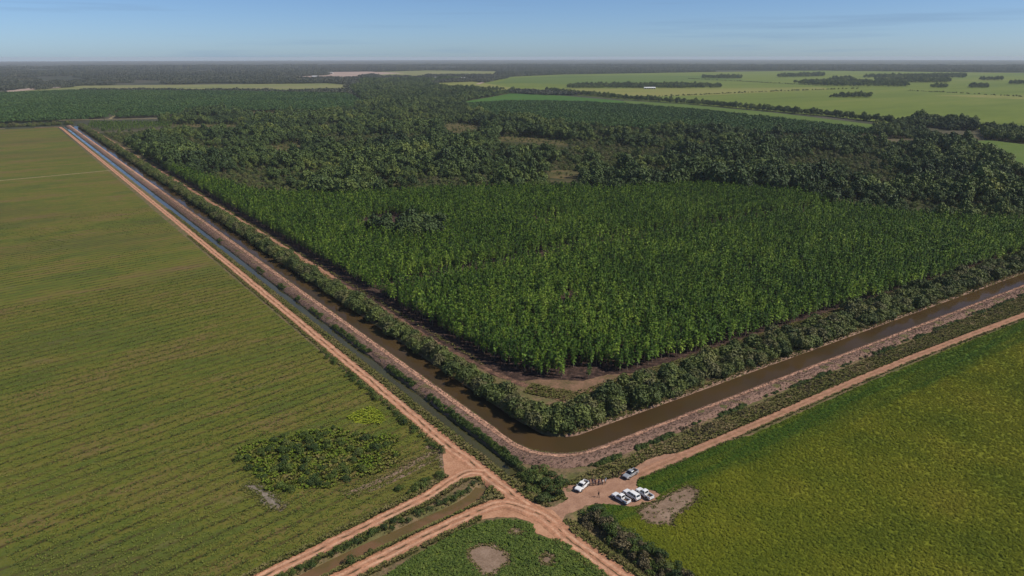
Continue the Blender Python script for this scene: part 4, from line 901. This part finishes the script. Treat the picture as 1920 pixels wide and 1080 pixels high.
def vehicle(name, kind, loc, rz, paint, label, rack=False):
    root = tag(empty(name, loc, rz), label, 'pickup' if kind == 'pickup' else 'suv', 'vehicles parked by the crossroads')
    W = 0.92; rear = -2.62 if kind == 'pickup' else -2.42
    front = [sec(2.62, .74, .50, .86), sec(2.5, .86, .36, .98), sec(2.1, W, .34, 1.04), sec(1.2, W, .34, 1.13)]
    if kind == 'pickup':
        body = front + [sec(-.85, W, .34, 1.15)]
        mkpart('body', loft(body), paint, root)
        bed = mkpart('cargo_bed', boxvf(rear + .05, -.86, -.80, .80, .40, .66), P_LINER, root)
        for s in (-1, 1): mkpart('bed_side', loft([[(x_, s * .90, .36), (x_, s * W, .5), (x_, s * W, 1.05), (x_, s * .90, 1.15), (x_, s * .78, 1.15), (x_, s * .78, .66)] for x_ in (-.86, rear)]), paint, root)
        tg = mkpart('tailgate', boxvf(rear - .04, rear + .06, -.775, .775, .5, 1.14), paint, root, .015)
        mkpart('handle', boxvf(rear - .06, rear - .035, -.12, .12, .95, 1.0), P_TRIM, tg)
    else:
        mkpart('body', loft(front + [sec(-1.4, W, .34, 1.15), sec(-2.25, .9, .38, 1.15), sec(rear, .84, .48, 1.08)]), paint, root)
    # greenhouse
    bx0, bx1 = 1.22, (-.80 if kind == 'pickup' else -2.32); tx0, tx1 = .38, (-.62 if kind == 'pickup' else -2.02); bw, tw, zb, zt = .86, .70, 1.10, 1.74
    B = [(bx0, -bw, zb), (bx0, bw, zb), (bx1, bw, zb), (bx1, -bw, zb)]; Tt = [(tx0, -tw, zt), (tx0, tw, zt), (tx1, tw, zt), (tx1, -tw, zt)]
    mkpart('cabin', (B + Tt, [(3, 2, 1, 0), (4, 5, 6, 7), (0, 1, 5, 4), (1, 2, 6, 5), (2, 3, 7, 6), (3, 0, 4, 7)]), paint, root, .03)
    mkpart('roof', loft([[(x_, -tw * k_, zt - .01), (x_, -tw * k_ * .9, zt + dz), (x_, tw * k_ * .9, zt + dz), (x_, tw * k_, zt - .01)] for x_, k_, dz in ((tx0, .97, .02), (tx0 - .2, 1, .06), (tx1 + .2, 1, .06), (tx1, .97, .02))]), paint, root)
    pane(root, 'windscreen', (B[0], B[1], Tt[1], Tt[0]), P_GLASS, (.05, .08))
    pane(root, 'rear_window', (B[2], B[3], Tt[3], Tt[2]), P_GLASS, (.1, .12))
    cuts = [0, .52, 1] if kind == 'pickup' else [0, .36, .68, 1]
    for i0, i1 in ((1, 2), (0, 3)):
        for a_, b_ in zip(cuts[:-1], cuts[1:]):
            L_ = lambda P_, Q_, t_: tuple(np.array(P_) + (np.array(Q_) - np.array(P_)) * t_)
            pane(root, 'side_window', (L_(B[i0], B[i1], a_), L_(B[i0], B[i1], b_), L_(Tt[i0], Tt[i1], b_), L_(Tt[i0], Tt[i1], a_)), P_GLASS, (.06, .1))
    for s in (-1, 1):
        for wx in (1.62, -1.58):
            mkpart('wheel_arch', tuple([[(v[0] + wx, v[1], v[2] + .39) for v in lathe_y([(s * .80, .46), (s * .925, .46), (s * .93, .42)])[0]], lathe_y([(0, 1), (0, 1), (0, 1)])[1]]), P_TRIM, root)
            wh = add('wheel', None, root) if False else empty('wheel', (wx, s * .86, .38)); wh.parent = root
            mkpart('tyre', lathe_y([(-.12, .30), (-.12, .36), (-.09, .385), (.09, .385), (.12, .36), (.12, .30)]), P_TYRE, wh, 0, True)
            mkpart('rim', lathe_y([(-.125, .24), (-.13, .2), (.13, .2), (.125, .24)]), P_RIM, wh)
        mkpart('headlight', boxvf(2.42, 2.585, s * .70 - .14, s * .70 + .14, .74, .88), P_LAMP, root, .03)
        mkpart('tail_light', boxvf(rear - .05, rear + .08, s * .86 - .06, s * .86 + .065, .78, 1.06), P_RED, root, .02)
        mr = mkpart('mirror', boxvf(.92, 1.06, s * 1.0 - .13, s * 1.0 + .13, 1.12, 1.28), paint, root, .03)
        for dx in (.35, -.55): mkpart('door_handle', boxvf(dx - .1, dx + .1, s * .935 - .02, s * .935 + .02, .98, 1.01), P_TRIM, root)
        mkpart('side_step', boxvf(-1.05, 1.1, s * .90 - .06, s * .90 + .06, .30, .35), P_TRIM, root)
    mkpart('front_bumper', boxvf(2.50, 2.70, -.80, .80, .40, .60), P_TRIM, root, .05)
    mkpart('grille', boxvf(2.55, 2.66, -.42, .42, .66, .84), P_TRIM, root, .02)
    mkpart('rear_bumper', boxvf(rear - .16, rear - .02, -.85, .85, .42, .58), P_RIM if kind == 'pickup' else P_TRIM, root, .03)
    if rack:
        mkpart('roll_bar', loft([[(-.95, -.80, 1.15), (-1.02, -.80, 1.15), (-1.02, -.74, 1.15), (-.95, -.74, 1.15)], [(-.95, -.70, 1.6), (-1.02, -.70, 1.6), (-1.02, -.66, 1.55), (-.95, -.66, 1.55)],
                                [(-.95, .70, 1.6), (-1.02, .70, 1.6), (-1.02, .66, 1.55), (-.95, .66, 1.55)], [(-.95, .80, 1.15), (-1.02, .80, 1.15), (-1.02, .74, 1.15), (-.95, .74, 1.15)]]), P_TRIM, root)
    return root
ZP = 0.07
vehicle('pickup_truck', 'pickup', (113.4, 130.6, ZP), RAD(200), P_WHITE, 'white pickup parked alone beside the crowd, nose towards the thicket')
vehicle('pickup_truck', 'pickup', (128.2, 127.6, ZP), RAD(190), P_SILVER, 'silver pickup parked at the start of the dirt road', True)
vehicle('pickup_truck', 'pickup', (118.1, 120.5, ZP), RAD(97), P_WHITE, 'white pickup nearest the ditch hedge in the row of three cars', True)
vehicle('sport_utility_vehicle', 'suv', (121.4, 119.9, ZP), RAD(92), P_WHITE, 'white closed-back car parked between the two white pickups')
vehicle('pickup_truck', 'pickup', (124.6, 118.5, ZP), RAD(91), P_WHITE, 'white pickup beside the bare soil patch in the row of three cars')

# ----------------------------------------------------------------- people
P_SKIN = plain('brown_skin', (.26, .14, .09), 0.6, 0.3); P_HAIR = plain('dark_hair', (.015, .012, .010), 0.7, 0.2)
P_SHOE = plain('dark_shoes', (.03, .025, .02), 0.7, 0.2)
SHIRTS = {'black': (.02, .02, .024), 'white': (.7, .7, .68), 'navy': (.03, .035, .08), 'grey': (.22, .22, .23), 'pale blue': (.35, .42, .5), 'maroon': (.10, .03, .035), 'beige': (.42, .34, .24)}
TROUS = {'dark': (.025, .027, .035), 'blue': (.05, .07, .12), 'khaki': (.22, .17, .10)}
CM = {}
def cloth(n, c):
    if n not in CM: CM[n] = plain(n.replace(' ', '_') + '_cloth', c, 0.9, 0.1, 0, .2, 6)
    return CM[n]

def make_person(seed, pose):
    """one continuous skinned body, feet at z=0, facing +X"""
    g = random.Random(seed)
    st = {'stand': .0, 'stride': .24, 'talk': .04}[pose]; arm = {'stand': .05, 'stride': .22, 'talk': .32}[pose]
    v = {'pel': (0, 0, .93, .15, .12), 'wst': (.01, 0, 1.08, .135, .105), 'chs': (.0, 0, 1.28, .165, .115), 'nck': (0, 0, 1.46, .06, .06), 'hd1': (.02, 0, 1.56, .085, .075), 'hd2': (.02, 0, 1.67, .09, .08), 'top': (.0, 0, 1.74, .06, .055)}
    E = [('pel', 'wst'), ('wst', 'chs'), ('chs', 'nck'), ('nck', 'hd1'), ('hd1', 'hd2'), ('hd2', 'top')]
    for s, sg in (('l', 1), ('r', -1)):
        f = st * sg; a = -arm * sg if pose == 'stride' else (arm if pose == 'talk' and sg == 1 else .03)
        v['hp' + s] = (0, .09 * sg, .88, .095, .095); v['kn' + s] = (f * .55 + .02, .10 * sg, .49, .065, .06); v['an' + s] = (f, .11 * sg, .09, .045, .045); v['to' + s] = (f + .15, .13 * sg, .035, .045, .035)
        v['sh' + s] = (0, .19 * sg, 1.40, .07, .065); v['el' + s] = (a * .3 - .02, .25 * sg, 1.12, .048, .045)
        hz = .86 if not (pose == 'talk' and sg == 1) else 1.10
        v['wr' + s] = (a + .04, .25 * sg, hz + .02, .033, .03); v['pa' + s] = (a * 1.15 + .06, .25 * sg, hz - .07, .03, .042)
        E += [('pel', 'hp' + s), ('hp' + s, 'kn' + s), ('kn' + s, 'an' + s), ('an' + s, 'to' + s), ('chs', 'sh' + s), ('sh' + s, 'el' + s), ('el' + s, 'wr' + s), ('wr' + s, 'pa' + s)]
    ks = list(v); me = bpy.data.meshes.new('p'); me.from_pydata([v[q][:3] for q in ks], [(ks.index(a), ks.index(b)) for a, b in E], [])
    o = bpy.data.objects.new('p', me); C.objects.link(o); o.modifiers.new('s', 'SKIN')
    for i, q in enumerate(ks): me.skin_vertices[0].data[i].radius = v[q][3:5]; me.skin_vertices[0].data[i].use_root = q == 'pel'
    m = o.modifiers.new('d', 'SUBSURF'); m.levels = 1; m.render_levels = 1
    ev = o.evaluated_get(bpy.context.evaluated_depsgraph_get()); out = bpy.data.meshes.new_from_object(ev)
    bpy.data.objects.remove(o); bpy.data.meshes.remove(me)
    V = [tuple(q.co) for q in out.vertices]; F = [tuple(p.vertices) for p in out.polygons]; bpy.data.meshes.remove(out)
    for s, sg in (('l', 1), ('r', -1)):          # five fingers, thumb from the side of the palm
        p = np.array(v['pa' + s][:3]); d = p - np.array(v['wr' + s][:3]); d = d / np.linalg.norm(d)
        for i, ln in enumerate((.075, .085, .078, .06)):
            b = p + np.array([(i - 1.5) * .02, 0, 0]); k1 = b + d * ln * .55; k2 = k1 + (d + np.array([0, -sg * .5, 0])) * ln * .45
            tube(V, F, b - d * .02, k1, .009, .0085, 5); tube(V, F, k1, k2, .0085, .007, 5)
        b = p - d * .03 + np.array([.03, -sg * .01, 0]); tube(V, F, b, b + d * .05 + np.array([.03, 0, 0]), .011, .008, 5)
    return [tuple(map(float, q)) for q in V], F

def person(loc, rz, pose, shirt, trousers, label, hat=None):
    root = tag(empty('person', loc, rz), label, 'person', 'people standing by the crossroads')
    V, F = make_person(hash_((shirt, pose)), pose); ar = np.array(V); mi = []
    for f in F:
        c = ar[list(f)].mean(0); side = abs(c[1])
        if c[2] < .10: q = 3
        elif c[2] < .95 and side < .20: q = 1
        elif c[2] < 1.47 and (side < .2 or c[2] > 1.15): q = 2
        else: q = 0
        mi.append(q)
    me = pymesh('body', V, F, [P_SKIN, cloth(trousers + ' trousers', TROUS[trousers]), cloth(shirt + ' shirt', SHIRTS[shirt]), P_SHOE], mi, True)
    add('body', me, root)
    hv, hf = [], []
    n = 10
    for r_, z_ in ((.098, 1.655), (.105, 1.70), (.088, 1.75), (.04, 1.785)):
        for q in range(n): th = q / n * 6.283; hv.append((-.01 + r_ * math.cos(th) * 1.05, r_ * math.sin(th), z_))
    for i in range(3): hf += [(i * n + q, i * n + (q + 1) % n, (i + 1) * n + (q + 1) % n, (i + 1) * n + q) for q in range(n)]
    hf.append(tuple(range(30, 40))); add('hair', pymesh('hair', hv, hf, [P_HAIR], smooth=True), root)
    for nm, pts_ in (('nose', [(.10, 0, 1.60)]),):
        nv, nf = [], []; tube(nv, nf, (.095, 0, 1.635), (.125, 0, 1.60), .012, .018, 5); add('nose', pymesh('nose', nv, nf, [P_SKIN]), root)
def hash_(t): return sum(ord(c) * (i + 1) for i, c in enumerate(str(t)))
PZ = 0.065
PEOPLE = [((114.2, 124.8), 250, 'stride', 'black', 'dark', 'lone person in black walking on the open dirt between the cars'),
          ((116.1, 130.6), 300, 'stand', 'black', 'dark', 'person in black directly behind the tail of the white pickup'),
          ((116.5, 129.7), 20, 'talk', 'grey', 'dark', 'person in a grey shirt at the near left of the crowd'),
          ((117.0, 130.6), 220, 'stand', 'navy', 'blue', 'person in a navy shirt at the back left of the crowd'),
          ((117.2, 129.5), 100, 'talk', 'maroon', 'dark', 'person in a maroon shirt in the left half of the crowd'),
          ((117.7, 130.3), 240, 'stand', 'grey', 'blue', 'person in a grey shirt and blue trousers in the middle of the crowd'),
          ((117.9, 129.0), 80, 'stand', 'navy', 'dark', 'person in a navy shirt at the near middle of the crowd'),
          ((118.5, 129.6), 200, 'talk', 'black', 'dark', 'person in black in the right half of the crowd'),
          ((119.0, 128.6), 120, 'stand', 'white', 'dark', 'person in a white shirt at the near right of the crowd'),
          ((119.3, 129.4), 200, 'stand', 'black', 'blue', 'person in a black shirt and blue trousers at the back right of the crowd'),
          ((119.8, 128.5), 170, 'talk', 'white', 'khaki', 'person in a white shirt and khaki trousers on the right side of the crowd'),
          ((120.4, 129.0), 190, 'stand', 'pale blue', 'dark', 'person in a pale blue shirt at the right end of the crowd'),
          ((123.4, 129.4), 200, 'stand', 'black', 'dark', 'person in dark clothes halfway between the crowd and the silver pickup'),
          ((125.3, 129.2), 180, 'stride', 'black', 'dark', 'person in dark clothes just in front of the silver pickup')]
for (px_, py_), rz_, ps, sh, tr, lb in PEOPLE: person((px_, py_, PZ), RAD(rz_), ps, sh, tr, lb)

# ----------------------------------------------------------------- farm buildings far off
P_WALLW = plain('whitewashed_wall', (.55, .53, .5), 0.9, 0.1); P_ROOFW = plain('white_metal_roof', (.75, .76, .78), 0.5, 0.4); P_DARK = plain('dark_opening', (.03, .03, .03), 0.9, 0.1)
P_ROOFT = plain('pale_grey_roof', (.5, .47, .44), 0.8, 0.2)
def building(name, loc, rz, L_, W_, h, rise, roofm, label, doors=3):
    r = tag(empty(name, loc, rz), label, 'building')
    mkpart('wall', boxvf(-L_ / 2, L_ / 2, -W_ / 2, W_ / 2, 0, h), P_WALLW, r)
    o = .6; y_ = W_ / 2 + o; x_ = L_ / 2 + o
    mkpart('roof', loft([[(xx, -y_, h - .1), (xx, -y_, h + .1), (xx, 0, h + rise + .2), (xx, y_, h + .1), (xx, y_, h - .1), (xx, 0, h + rise)] for xx in (-x_, x_)]), roofm, r)
    for i in range(doors):
        cx = -L_ / 2 + L_ * (i + .5) / doors
        mkpart('door', boxvf(cx - L_ * .3 / doors, cx + L_ * .3 / doors, -W_ / 2 - .06, -W_ / 2 - .003, .05, h * .75), P_DARK, r)
building('barn', (*S['barn'][0], 0.3), RAD(-34), 40, 14, 4.0, 2.2, P_ROOFW, 'long white-roofed barn in front of the dark grove in the far fields', 6)
building('farmhouse', (*S['house_a'][0], 0.3), RAD(-34), 40, 15, 6, 3, P_ROOFW, 'white farm building on the pale bare ground far left of centre', 4)
building('farmhouse', (*S['house_b'][0], 0.1), RAD(-34), 48, 18, 7, 3, P_ROOFT, 'far farm building at the wood edge, left of the two')
building('farmhouse', (*S['house_c'][0], 0.1), RAD(-34), 40, 16, 7, 3, P_ROOFW, 'far farm building at the wood edge near the pale far road')
building('farmhouse', (*S['house_d'][0], 0.3), RAD(-34), 48, 18, 7, 3, P_ROOFT, 'farthest pale building behind the white farm building')

# ----------------------------------------------------------------- air
hz = bpy.data.materials.new('pale_air'); hz.use_nodes = True; t = hz.node_tree; t.nodes.clear()
vo = t.nodes.new('ShaderNodeVolumePrincipled'); vo.inputs['Color'].default_value = (.80, .88, 1.0, 1); vo.inputs['Density'].default_value = HAZE
vo.inputs['Anisotropy'].default_value = 0.0
t.links.new(vo.outputs[0], t.nodes.new('ShaderNodeOutputMaterial').inputs['Volume'])
B_ = FAR + 900
hv, hf = boxvf(-B_, B_, -B_, B_, -2.9, 113.0)
me = pymesh('haze', hv, hf, [hz]); bm = bmesh.new(); bm.from_mesh(me); bmesh.ops.recalc_face_normals(bm, faces=bm.faces); bm.to_mesh(me); bm.free()
tag(add('haze', me), 'pale blue haze filling the air over the plain', 'haze', kind='stuff')
